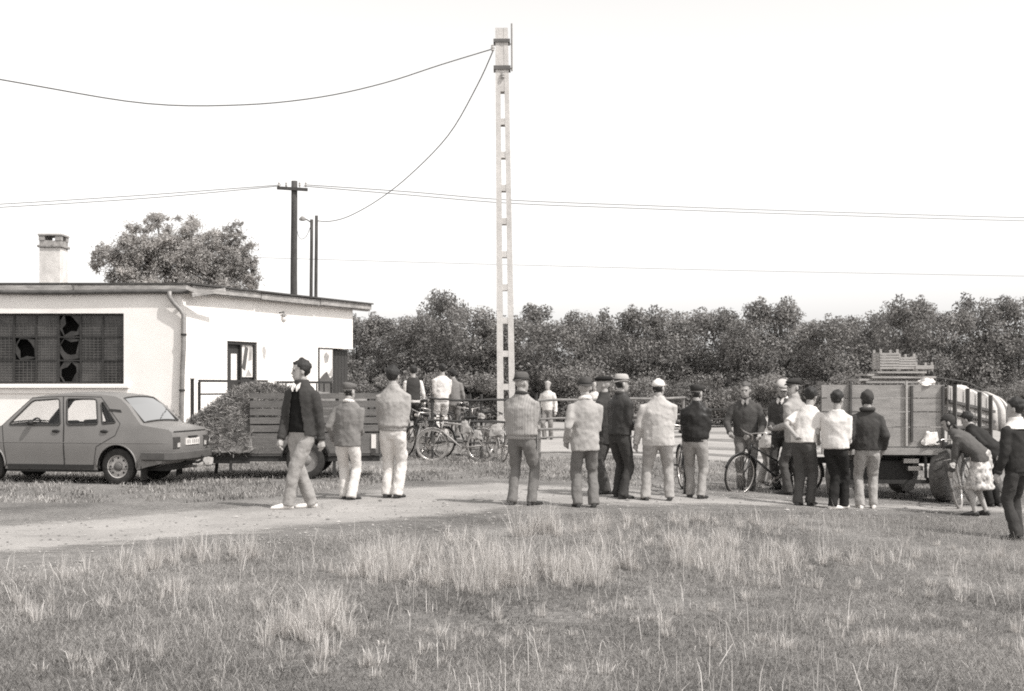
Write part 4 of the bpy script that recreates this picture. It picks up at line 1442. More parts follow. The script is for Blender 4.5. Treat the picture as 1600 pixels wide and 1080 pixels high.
    b = MB(); b.box((1.86, -0.66, 0.62), (2.06, 0.66, 0.90)); b.build('dashboard', M_black, car, bevel=0.03)
    b = MB(); b.box((-0.40, -0.70, 0.86), (0.06, 0.70, 0.93)); b.build('parcel_shelf', M_seat, car)
    b = MB(); b.ell((1.55, 0.83, 1.0), (0.05, 0.06, 0.05), 8, 6); b.build('door_mirror', M_black, car, smooth=True)
    # front lamps and grille
    for sgn in (1, -1):
        b = MB(); b.lathe([(0.09, 0), (0.09, 0.02), (0.001, 0.03)], 20, 'x', (3.125, sgn * 0.5, 0.62)); b.build('headlamp', M_lensw, car, smooth=True)
    b = MB(); b.box((3.115, -0.38, 0.55), (3.135, 0.38, 0.70)); b.build('grille', M_black, car)
    car.scale = (0.97, 0.97, 1.0)
    return car
pc = G(183, 757.5)
yaw = R(180 - 11)
# the rear axle midpoint lies behind the near rear wheel (car's left side faces the camera)
left = Vector((-math.sin(yaw), math.cos(yaw), 0))
cc = pc - left * 0.74
build_car((cc.x, cc.y, gz(cc.x, cc.y) + 0.0), yaw)

def slack_bag(r, seed, n=7):
    """a slack, creased sack: a cube skin pulled half way to a sphere, narrower at the tied top"""
    mb = MB()
    for ax in range(3):
        for sg in (-1, 1):
            vs_, fs_ = [], []
            for i in range(n + 1):
                for j in range(n + 1):
                    c_ = [0, 0, 0]
                    c_[ax] = sg; c_[(ax + 1) % 3] = 2 * i / n - 1; c_[(ax + 2) % 3] = 2 * j / n - 1
                    c_ = Vector(c_)
                    q_ = c_.lerp(c_.normalized(), 0.5)
                    k_ = Vector((seed * 1.37, seed * 0.61, 0))
                    nn = 0.34 * mnoise.noise(q_ * 1.1 + k_) + 0.22 * mnoise.noise(q_ * 2.6 + k_) - 0.16 * abs(mnoise.noise(q_ * 4.5 + k_))
                    q_ = q_ * (1 + nn)
                    t = q_.z
                    q_.x *= 1.0 - 0.30 * t; q_.y *= 1.0 - 0.25 * t
                    q_.x += 0.12 * mnoise.noise(Vector((t * 2, seed, 0)))
                    vs_.append((q_.x * r[0], q_.y * r[1], q_.z * r[2]))
            for i in range(n):
                for j in range(n):
                    a_ = i * (n + 1) + j
                    fs_.append((a_, a_ + 1, a_ + n + 2, a_ + n + 1))
            mb.add(vs_, fs_)
    return mb
def weld(o):
    bm = bmesh.new(); bm.from_mesh(o.data)
    bmesh.ops.remove_doubles(bm, verts=bm.verts, dist=0.0008)
    bmesh.ops.recalc_face_normals(bm, faces=bm.faces)
    bm.to_mesh(o.data); bm.free()
    o.data.polygons.foreach_set('use_smooth', [True] * len(o.data.polygons)); o.data.set_sharp_from_angle(angle=R(32))
    return o

# ---------------------------------------------------------------- car trailer with slatted sides and a hay load
M_plank = mat('weathered_plank', 0.16, 0.85, 0.25, 5, 0.35, 30, stretch=(0.7, 8, 8), dirt=0.25)
M_plankd = mat('dark_plank', 0.09, 0.85, 0.3, 5, 0.35, 30, stretch=(0.7, 8, 8), dirt=0.25)
def car_wheel(par, c, r, wd, m_rim, spokes=False, sgn=-1):
    wh = empty('wheel', c); wh.parent = par
    a = wd / 2
    t_ = MB(); t_.lathe([(r * 0.6, -a * 0.9), (r * 0.7, -a), (r * 0.9, -a), (r * 0.98, -a * 0.8), (r, -a * 0.4), (r, a * 0.4), (r * 0.98, a * 0.8), (r * 0.9, a), (r * 0.7, a), (r * 0.6, a * 0.9)], 32, 'y', closed=True); t_.build('tyre', M_tyre, wh, auto=40)
    t_ = MB(); t_.lathe([(r * 0.61, a * 0.92 * sgn), (r * 0.64, a * sgn), (r * 0.58, a * 0.6 * sgn), (r * 0.3, a * 0.5 * sgn), (r * 0.22, a * 0.8 * sgn), (0.001, a * 0.8 * sgn)], 28, 'y', cap=False); t_.build('rim', m_rim, wh, auto=45)
    return wh
def slat_trailer():
    D = 21.9
    zg = gz(-4, D)
    x0 = (333 - 800) * D / F; x1 = (592 - 800) * D / F
    rzt = R(3)
    o = thing('box_trailer', 'two-wheeled car trailer with slatted plank sides behind the grey saloon', 'trailer', (x0, D, zg), rzt)
    L = x1 - x0
    zf = 0.42      # floor
    zt = 1.46
    b = MB()
    for y in (0.05, 1.35): b.bar((0, y, zf - 0.08), (L, y, zf - 0.08), 0.06, 0.09)
    for x in (0.05, L * 0.35, L * 0.65, L - 0.05): b.bar((x, 0.05, zf - 0.08), (x, 1.35, zf - 0.08), 0.05, 0.08)
    b.build('chassis', M_iron, o)
    b = MB(); b.box((0, 0.0, zf - 0.03), (L, 1.4, zf)); b.build('floor', M_plankd, o)
    xs0 = (390 - 333) * D / F
    # near side: wide bottom board and slats with gaps
    rows_ = [(zf + 0.01, zf + 0.36), (zf + 0.385, zf + 0.50), (zf + 0.525, zf + 0.635), (zf + 0.665, zf + 0.775), (zf + 0.80, zf + 0.915), (zf + 0.95, zt - 0.0)]
    for side_y, sg in ((0.0, -1), (1.4, 1)):
        for k, (za, zb_) in enumerate(rows_):
            xa = xs0 if k else xs0 - 0.02
            b = MB(); j1, j2 = random.uniform(-0.006, 0.006), random.uniform(-0.006, 0.006)
            b.prism([(xa, side_y, za + j1), (L - 0.02, side_y, za + j2), (L - 0.02, side_y, zb_ + j2), (xa, side_y, zb_ + j1)], (0, 0.024, 0))
            b.build('plank', M_plank, o)
        for x in (xs0 + 0.02, xs0 + (L - xs0) * 0.34, xs0 + (L - xs0) * 0.67, L - 0.06):
            b = MB(); b.box((x - 0.03, side_y + (0.026 if sg < 0 else -0.03), zf), (x + 0.03, side_y + (0.055 if sg < 0 else -0.002), zt + 0.03)); b.build('stake', M_plankd, o)
        # front part: low board under the hay
        b = MB(); b.prism([(0.0, side_y, zf - 0.02), (xs0 - 0.03, side_y, zf - 0.02), (xs0 - 0.03, side_y, zf + 0.12), (0.0, side_y, zf + 0.10)], (0, 0.024, 0)); b.build('plank', M_plankd, o)
    for k, (za, zb_) in enumerate(rows_):
        b = MB(); b.box((L - 0.018, 0.03, za), (L + 0.006, 1.37, zb_)); b.build('plank', M_plankd, o)
    # tail board frame with white reflector
    b = MB(); b.box((L - 0.14, -0.022, zf + 0.10), (L - 0.06, -0.004, zf + 0.34)); b.build('reflector', M_plate, o)
    b = MB(); b.box((L - 0.14, -0.02, zf - 0.02), (L - 0.07, -0.004, zf + 0.07)); b.build('tail_lamp', M_lens, o)
    # wheel, mudguard, stand
    xw = (478 - 333) * D / F
    car_wheel(o, (xw, -0.12, 0.33), 0.33, 0.17, mat('painted_rim', 0.20, 0.6, 0.2, 8))
    car_wheel(o, (xw, 1.52, 0.33), 0.33, 0.17, mat('painted_rim', 0.20), sgn=1)
    for yy in (-0.23, 1.42):
        b = MB(); rings = []
        for a in np.linspace(R(8), R(172), 15):
            c_, s_ = math.cos(a), math.sin(a)
            rings.append([Vector((xw + 0.40 * c_, yy, 0.33 + 0.40 * s_)), Vector((xw + 0.40 * c_, yy + 0.23, 0.33 + 0.40 * s_)), Vector((xw + 0.415 * c_, yy + 0.23, 0.33 + 0.415 * s_)), Vector((xw + 0.415 * c_, yy, 0.33 + 0.415 * s_))])
        b.loft(rings); b.build('mudguard', M_iron, o, auto=30)
    b = MB(); b.bar((xw, 0.05, 0.33), (xw, 1.35, 0.33), 0.06, 0.06); b.build('axle', M_iron, o)
    for x in (L - 0.78, L - 0.62):
        b = MB(); b.bar((x, 0.06, zf - 0.1), (x, 0.02, 0.02), 0.05, 0.05); b.build('stand_leg', M_iron, o)
    b = MB(); b.bar((0.30, -0.01, zf - 0.28), (0.30, -0.01, zf - 0.09), 0.05, 0.03); b.bar((0.0, 0.01, zf - 0.13), (0.62, 0.01, zf - 0.13), 0.04, 0.05); b.build('step_bracket', M_iron, o)
    # drawbar to the car
    b = MB(); b.bar((0.1, 0.7, zf - 0.10), (-0.36, 0.55, 0.44), 0.07, 0.08); b.build('drawbar', M_iron, o)
    b = MB(); b.tube([(-0.02, 0.62, 0.42), (-0.06, 0.60, 0.05)], 0.03, 8); b.build('jockey_post', M_iron, o)
    # cable of the trailer lamps
    b = MB(); b.tube([(0.1, 0.6, 0.40), (-0.05, 0.5, 0.22), (-0.2, 0.45, 0.2), (-0.34, 0.5, 0.38)], 0.008, 5); b.build('lamp_cable', M_black, o)
    # hay
    hay = thing('hay_load', 'sloping heap of hay and stalks on the front of the car trailer', 'hay', (x0, D, zg + zf), rzt)
    M_hay = mat('hay', 0.20, 0.9, 0.3, 9, 0.8, 30, dirt=0.3)
    M_straw = mat('hay_stalks', 0.32, 0.8, 0.1, 4, trans=0.2, attr='tone')
    ridge = [(-0.62, 0.30), (-0.50, 0.42), (-0.3, 0.60), (0.0, 0.84), (0.2, 0.97), (0.42, 1.10), (0.62, 1.13), (0.9, 1.09), (1.3, 1.02), (1.9, 0.98), (2.5, 0.95)]
    def top(x): return float(np.interp(x, [r_[0] for r_ in ridge], [r_[1] for r_ in ridge]))
    nxh, nyh = 64, 26
    hv, hf = [], []
    xs_h = np.linspace(-0.66, 2.6, nxh)
    def prof(x, t):
        # across: t -1 (near side) .. 1
        bulge = 0.08 if x < 0.64 else -0.09
        y = 0.7 + t * (0.72 + bulge)
        h_ = top(x)
        z = h_ * (1 - abs(t) ** 2.3) + 0.05
        if x < -0.3: z = max(z, 0.06)
        if x < 0: z = z - max(0, -x) * 0.0
        q_ = Vector((x * 3, y * 3, z * 3))
        n_ = mnoise.noise(q_) * 0.10 + mnoise.noise(q_ * 2.6) * 0.05
        base = 0.03 if x > -0.05 else 0.03 + (-0.05 - x) * 0.42
        return Vector((x + n_ * 0.4, y + n_ * (1 if t > 0 else -1) * 0.6, max(z + n_, base)))
    for x in xs_h:
        for t in np.linspace(-1, 1, nyh):
            hv.append(prof(x, t))
    for i in range(nxh - 1):
        for j in range(nyh - 1):
            a = i * nyh + j
            hf.append((a, a + nyh, a + nyh + 1, a + 1))
    b = MB(); b.add(hv, hf)
    # close underneath
    bot = [Vector((p.x, p.y, (0.02 if p.x > -0.05 else 0.02 + (-0.05 - p.x) * 0.42))) for p in hv]
    b.add(bot, [tuple(reversed(f_)) for f_ in hf])
    b.build('mound', M_hay, hay, smooth=True)
    n = 16000
    gs = np.random.default_rng(3)
    xi = gs.uniform(-0.66, 1.2, n); tt = gs.uniform(-1, 1, n)
    P = np.array([prof(a, c_)[:] for a, c_ in zip(xi, tt)])
    d_ = gs.normal(size=(n, 3)) * np.array([1, 0.7, 0.6]); d_ /= np.linalg.norm(d_, axis=1)[:, None]
    s_ = np.cross(d_, gs.normal(size=(n, 3))); s_ /= np.linalg.norm(s_, axis=1)[:, None]
    ln = gs.uniform(0.04, 0.13, n)[:, None]; wd = gs.uniform(0.002, 0.006, n)[:, None]
    P = P + np.array([0, 0, 0.005])
    v = np.stack([P - d_ * ln - s_ * wd, P - d_ * ln + s_ * wd, P + d_ * ln + s_ * wd, P + d_ * ln - s_ * wd], 1).reshape(-1, 3)
    so = np_mesh('loose_stalks', v, np.arange(4 * n), 4, M_straw, hay, 0.25 + 1.2 * gs.random(n) ** 1.4)
    tag(so, kind='stuff')
slat_trailer()

# ---------------------------------------------------------------- farm trailer on the right
M_farm = mat('trailer_plank', 0.34, 0.85, 0.18, 4, 0.3, 30, stretch=(0.6, 6, 6), dirt=0.22)
M_farml = mat('pale_trailer_plank', 0.44, 0.85, 0.15, 4, 0.3, 30, stretch=(0.6, 6, 6), dirt=0.15)
M_post = mat('trailer_post', 0.085, 0.8, 0.3, 6, 0.3, 40)
def farm_trailer():
    D = 20.4
    cor = W(1476, 702, D)            # near corner of the box floor
    zg = gz(cor.x, D)
    a0 = R(187)                      # direction of the tailboard, seen from the corner, to the left and a little away
    o = thing('farm_trailer', 'big wooden-sided farm trailer on large tyres with stacked goods', 'farm trailer', (cor.x, D, zg), 0)
    zf = cor.z - zg
    e1 = Vector((math.cos(R(176)), math.sin(R(176)), 0))    # along the tailboard to the left
    e2 = Vector((math.cos(R(52)), math.sin(R(52)), 0))      # along the right side, away
    e2 = Vector((0.66, 0.75, 0)).normalized()
    nz_ = e1.cross(Vector((0, 0, 1)))
    nrm1 = Vector((-e1.y, e1.x, 0))
    if nrm1.y > 0: nrm1 = -nrm1      # outward, to the camera
    H = 1.03
    Lb = 1.93
    # tailboard planks
    zz = zf + 0.04
    for k, hgt in enumerate((0.32, 0.24, 0.22, 0.22)):
        b = MB()
        p0 = Vector((0, 0, zz)); 
        b.prism([p0 + Vector((0, 0, random.uniform(-0.004, 0.004))), p0 + e1 * Lb, p0 + e1 * Lb + Vector((0, 0, hgt - 0.014)), p0 + Vector((0, 0, hgt - 0.014))], -nrm1 * 0.03)
        b.build('plank', M_farm, o); zz += hgt
    H = zz - zf
    # uprights on the tailboard
    for s in (0.03, 0.52, 1.48):
        b = MB(); p0 = e1 * s + nrm1 * 0.022 + Vector((0, 0, zf + (0.0 if s < 0.1 or s > 1 else 0.12))); b.bar(p0, p0 + Vector((0, 0, H + (0.05 if s > 1 else -0.03) - (0.12 if 0.1 < s < 1 else 0))), 0.06, 0.035, e1); b.build('upright', M_post, o)
    b = MB(); p0 = e1 * 0.60 + nrm1 * 0.018 + Vector((0, 0, zf + 0.05)); b.bar(p0, p0 + Vector((0, 0, H)), 0.05, 0.03, e1); b.build('upright', M_farml, o)
    # floor beam and floor
    b = MB(); b.prism([nrm1 * 0.05 + Vector((0, 0, zf - 0.09)), nrm1 * 0.05 + e1 * Lb + Vector((0, 0, zf - 0.09)), nrm1 * 0.05 + e1 * Lb + Vector((0, 0, zf + 0.02)), nrm1 * 0.05 + Vector((0, 0, zf + 0.02))], -nrm1 * 0.10); b.build('floor_beam', M_farm, o)
    fl = [Vector((0, 0, 0)), e1 * Lb, e1 * Lb + e2 * 3.4, e2 * 3.4]
    b = MB(); b.prism([p + Vector((0, 0, zf - 0.05)) - nrm1 * 0.06 for p in fl], (0, 0, 0.05)); b.build('floor', M_plankd, o)
    # far long side
    for k in range(4):
        b = MB(); p0 = e1 * (Lb - 0.02) + Vector((0, 0, zf + 0.04 + 0.25 * k)) - nrm1 * 0.04; b.prism([p0, p0 + e2 * 3.3, p0 + e2 * 3.3 + Vector((0, 0, 0.236)), p0 + Vector((0, 0, 0.236))], -e1 * 0.03); b.build('plank', M_farm, o)
    # right long side: boards slope down towards the drawbar, on dark rails and posts
    drop = -0.20
    zz = zf + 0.04
    sd_ = Vector((e2.y, -e2.x, 0))
    L2 = 1.7
    for k, hgt in enumerate((0.31, 0.22, 0.22, 0.24)):
        b = MB(); p0 = e2 * 0.03 + sd_ * 0.03 + Vector((0, 0, zz)); q0 = p0 + e2 * L2 + Vector((0, 0, drop if k else -0.02))
        t1 = Vector((0, 0, hgt - 0.012)); t2 = Vector((0, 0, hgt - 0.012 + (drop + 0.02 if k == 0 else 0) * 0))
        b.prism([p0, q0, q0 + t2, p0 + t1], sd_ * 0.025); b.build('plank', M_farml, o); zz += hgt
    for (z_, ) in ((zf + 0.77,), (zf + 0.60,), (zf + 0.35,)):
        b = MB(); p0 = e2 * -0.02 + sd_ * 0.085 + Vector((0, 0, z_)); b.bar(p0, p0 + e2 * (L2 + 0.2) + Vector((0, 0, drop * (1 if z_ > zf + 0.4 else 0.2))), 0.04, 0.045); b.build('side_rail', M_post, o)
    for s in (0.10, 0.62, 1.12, 1.6):
        b = MB(); p0 = e2 * s + sd_ * 0.125 + Vector((0, 0, zf - 0.12)); b.bar(p0, p0 + Vector((0, 0, H + 0.12 + drop * s / L2)), 0.06, 0.04, e2); b.build('side_post', M_post, o)
    # chassis
    b = MB()
    for s in (0.5, 1.55):
        b.bar(e1 * s + Vector((0, 0, zf - 0.16)) - nrm1 * 0.1, e1 * s + e2 * 3.3 + Vector((0, 0, zf - 0.16)), 0.09, 0.14)
    b.bar(e1 * 0.1 + Vector((0, 0, zf - 0.2)) - nrm1 * 0.35, e1 * 1.95 + Vector((0, 0, zf - 0.2)) - nrm1 * 0.35, 0.08, 0.1)
    b.build('chassis', M_iron, o)
    b = MB(); b.box((-1.62, 0.25, 0.34), (-0.42, 1.1, 0.66)); b.build('tool_box', M_black, o, bevel=0.02)
    b = MB(); b.tube([Vector((-0.30, 0.02, zf - 0.1)), Vector((-0.30, 0.0, 0.40)), Vector((-0.18, 0.02, 0.30))], 0.025, 8); b.build('support_leg', M_iron, o)
    for (x, z) in ((-0.62, 0.62), (-0.55, 0.50)):
        b = MB(); b.box((x, 0.10, z), (x + 0.24, 0.22, z + 0.07)); b.build('bracket_plate', M_chrome, o)
    b = MB(); b.tube([(-1.3, 0.2, 0.74), (-0.95, 0.2, 0.74)], 0.05, 10); b.build('air_tank', M_zinc, o)
    # lights bar
    b = MB(); b.box((-1.75, -0.02, 0.30), (-0.2, 0.04, 0.36)); b.build('rear_bar', M_iron, o)
    # wheels: axis along e1
    for s in (0.06, Lb - 0.25):
        for yy in (0.22, 2.4):
            wh = empty('wheel', e1 * s + e2 * yy + Vector((0, 0, 0.44))); wh.parent = o
            wh.rotation_euler = (0, 0, math.atan2(e2.y, e2.x))
            r = 0.44; a = 0.13
            t_ = MB(); t_.lathe([(r * 0.55, -a * 0.9), (r * 0.7, -a), (r * 0.88, -a), (r * 0.97, -a * 0.85), (r, -a * 0.5), (r, a * 0.5), (r * 0.97, a * 0.85), (r * 0.88, a), (r * 0.7, a), (r * 0.55, a * 0.9)], 36, 'y', closed=True); t_.build('tyre', mat('dusty_tyre', 0.13, 0.95, 0.3, 10, 0.4, 50, dirt=0.3), wh, auto=40)
            t_ = MB(); t_.lathe([(r * 0.56, -a * 0.92), (r * 0.5, -a * 0.5), (r * 0.3, -a * 0.2), (r * 0.2, -a * 0.7), (0.001, -a * 0.7)], 28, 'y', cap=False); t_.build('rim', mat('painted_rim', 0.20), wh, auto=45)
            for kk in range(18):
                aa = 2 * PI * kk / 18
                t_ = MB(); t_.bar((r * 1.0 * math.cos(aa), -a * 0.8, r * 1.0 * math.sin(aa)), (r * 1.0 * math.cos(aa + 0.15), 0.01, r * 1.0 * math.sin(aa + 0.15)), 0.035, 0.03, (math.cos(aa), 0, math.sin(aa))); t_.build('tread_lug', MATS['dusty_tyre'], wh)
    # goods: sack hanging on the tailboard, cloth sack, board stack, crates, striped cover
    M_sack = mat('white_sack', 0.78, 0.9, 0.06, 8, 0.6, 20)
    def sack(label, c, r, seed):
        s_ = weld(slack_bag(r, seed).build('white_sack', M_sack, None)); s_.location = c; tag(s_, label, 'sack')
    P = Vector((cor.x, D, zg))
    sack('white plastic sack hanging low on the tailboard of the farm trailer', P + e1 * 0.22 + nrm1 * 0.045 + Vector((0, 0, zf + 0.17)), (0.125, 0.04, 0.11), 3)
    sack('white sack lying on the top edge of the farm trailer', P + e1 * 0.24 + Vector((0, 0.12, zf + H + 0.03)), (0.12, 0.12, 0.06), 8)
    # stack of boards lying over the box
    M_pale = mat('pale_board', 0.40, 0.85, 0.2, 5, 0.3, 30, stretch=(0.7, 8, 8), dirt=0.2)
    for k in range(5):
        ob = thing('loose_board', ('lowest', 'second', 'third', 'fourth', 'topmost')[k] + ' board of the flat stack lying across the farm trailer', 'board', P + Vector((-1.15 + 0.02 * k, 0.35 + 0.06 * (k % 2), zf + H + 0.012 + 0.04 * k)), R((-5, 3, -2, 6, -4)[k]))
        b = MB(); b.box(((0.0, -0.12, 0.05, -0.03, 0.1)[k], 0, 0), (1.10 - (0.0, 0.12, 0.02, 0.16, 0.22)[k], 0.55, 0.034)); b.build('board', M_pale, ob)
    # slatted crates on the stack
    def crate(label, x, z, wd, hg, tilt, ns):
        c_ = thing('slatted_crate', label, 'crate', P + Vector((x, 0.45, z)), R(tilt))
        for xx in (0.0, wd):
            for yy in (0.0, 0.38):
                b = MB(); b.bar((xx, yy, 0), (xx, yy, hg + 0.05), 0.035, 0.035); b.build('corner_post', M_pale, c_)
        for k in range(ns):
            z0 = 0.03 + (hg - 0.04) * k / (ns - 0.3)
            for yy in (-0.026, 0.406):
                b = MB(); b.box((-0.02, yy - 0.008, z0), (wd + 0.02, yy + 0.008, z0 + hg / ns * 0.66)); b.build('slat', M_pale, c_)
            for xx in (-0.024, wd + 0.024):
                b = MB(); b.box((xx - 0.006, -0.015, z0), (xx + 0.006, 0.395, z0 + hg / ns * 0.66)); b.build('slat', M_pale, c_)
        b = MB(); b.box((0, 0, 0.02), (wd, 0.38, 0.03)); b.build('bottom', M_pale, c_)
    zc = zf + H + 0.215
    crate('tallest slatted crate standing on the board stack of the farm trailer', -0.89, zc, 0.27, 0.30, 0, 6)
    crate('middle-height slatted crate beside the tallest one on the board stack', -0.585, zc, 0.24, 0.23, 3, 5)
    crate('lowest slatted crate at the end of the board stack', -0.31, zc, 0.25, 0.09, -3, 2)
    # arched cover of striped cloth over the front of the load
    cv = thing('striped_cover', 'striped cloth draped in an arch over the sloping side of the farm trailer', 'cloth', Vector((7.50, 22.05, 1.0)), 0)
    base = e2 * 2.0 - e1 * 0.0
    M_s1 = mat('cover_white', 0.52, 0.9, 0.08, 8, 0.4, 20); M_s2 = mat('cover_grey', 0.16, 0.9, 0.15, 8, 0.4, 20)
    kx = 0
    for k, wd_ in enumerate((0.34, 0.05, 0.12, 0.10, 0.14, 0.08, 0.12, 0.06, 0.10)):
        rings = []
        for t in np.linspace(0, 1, 15):
            row_ = []
            for e_ in (0.0, wd_ * 0.5, wd_):
                s_ = kx + e_
                a_ = R(8) + R(150) * t
                r_ = 0.42 + 0.012 * math.sin(s_ * 20 + t * 5)
                c_ = Vector((0.93, 0.36, 0)) * (s_ * 0.85) + Vector((0.36, -0.93, 0)) * (r_ * math.cos(a_) * 0.9) + Vector((0.10 * math.cos(a_), 0, 0.12 + r_ * math.sin(a_) * 1.08 - 0.10 * s_ * s_))
                if t == 0: c_.z -= 0.30
                row_.append(c_)
            rings.append(row_)
        b = MB()
        n_ = 3
        vs_ = [p for r_ in rings for p in r_]
        b.add(vs_, [(i * 3 + j, i * 3 + j + 1, (i + 1) * 3 + j + 1, (i + 1) * 3 + j) for i in range(14) for j in range(2)])
        so = b.build('stripe', M_s2 if k % 2 else M_s1, cv, smooth=True)
        sm = so.modifiers.new('thick', 'SOLIDIFY'); sm.thickness = 0.012
        kx += wd_ + 0.002
    # rope over the load
    sack('white bundle tucked in front of the striped cloth on the farm trailer', Vector((7.56, 21.55, 1.50)), (0.13, 0.1, 0.11), 5)
    b = MB(); b.tube([P + Vector((-0.05, 0.5, zf + H + 0.12)), P + e2 * 0.9 + Vector((0, 0, zf + H + 0.03)), P + e2 * 1.6 + Vector((0, 0, zf + H - 0.10))], 0.012, 5)
    tag(b.build('load_rope', M_post), 'thin rope running from the board stack over the sloping trailer side', 'rope')
farm_trailer()

# ---------------------------------------------------------------- pipe fences in the middle
M_pipe = mat('fence_pipe', 0.05, 0.6, 0.3, 6)
M_pipel = mat('pale_fence_pipe', 0.26, 0.6, 0.3, 6, dirt=0.3)
fx = lambda px, D: (px - 800) * D / F
def fence(name, label, D, posts, rails, m, r, ztop, grp=None):
    x0 = fx(posts[0], D)
    o = thing(name, label, 'fence', (x0, D, gz(x0, D)))
    for px in posts:
        x = fx(px, D); b = MB(); zb_ = gz(x, D)
        b.tube([(x - x0, 0, zb_ - o.location.z - 0.05), (x - x0 + random.uniform(-0.01, 0.01), 0, ztop - o.location.z)], r, 8); b.build('post', m, o)
    for (pa, ya, pb, yb, rr) in rails:
        a = W(pa, ya, D) - Vector(o.location); c_ = W(pb, yb, D) - Vector(o.location)
        b = MB(); n = 8
        b.tube([a.lerp(c_, k / n) + Vector((0, -0.035, 0.008 * math.sin(k * 1.7))) for k in range(n + 1)], rr, 7); b.build('rail', m, o)
fence('pipe_rack', 'dark pipe rail fence that the parked bicycles lean on', 27.6, (676, 735, 752, 838), [(668, 622, 720, 626, 0.025), (720, 626, 800, 624, 0.026), (668, 657, 842, 661, 0.026), (676, 690, 838, 694, 0.02)], M_pipe, 0.03, W(0, 616, 27.6).z)
fence('pipe_gate', 'pale pipe gate with several rails behind the standing men', 24.0, (843, 905, 985, 1068), [(841, 626, 1070, 622, 0.025), (845, 655, 1068, 648, 0.02), (845, 671, 1068, 670, 0.022), (845, 684, 1068, 682, 0.018), (845, 707, 1068, 707, 0.022)], M_pipel, 0.027, W(0, 624, 24.0).z)
fence('rail_fence', 'thin dark rail fence far across the pale yard', 40.0, (1085, 1180, 1280, 1390, 1500), [(1085, 640, 1500, 640, 0.025), (1085, 655, 1500, 655, 0.022)], M_pipe, 0.03, W(0, 637, 40.0).z)

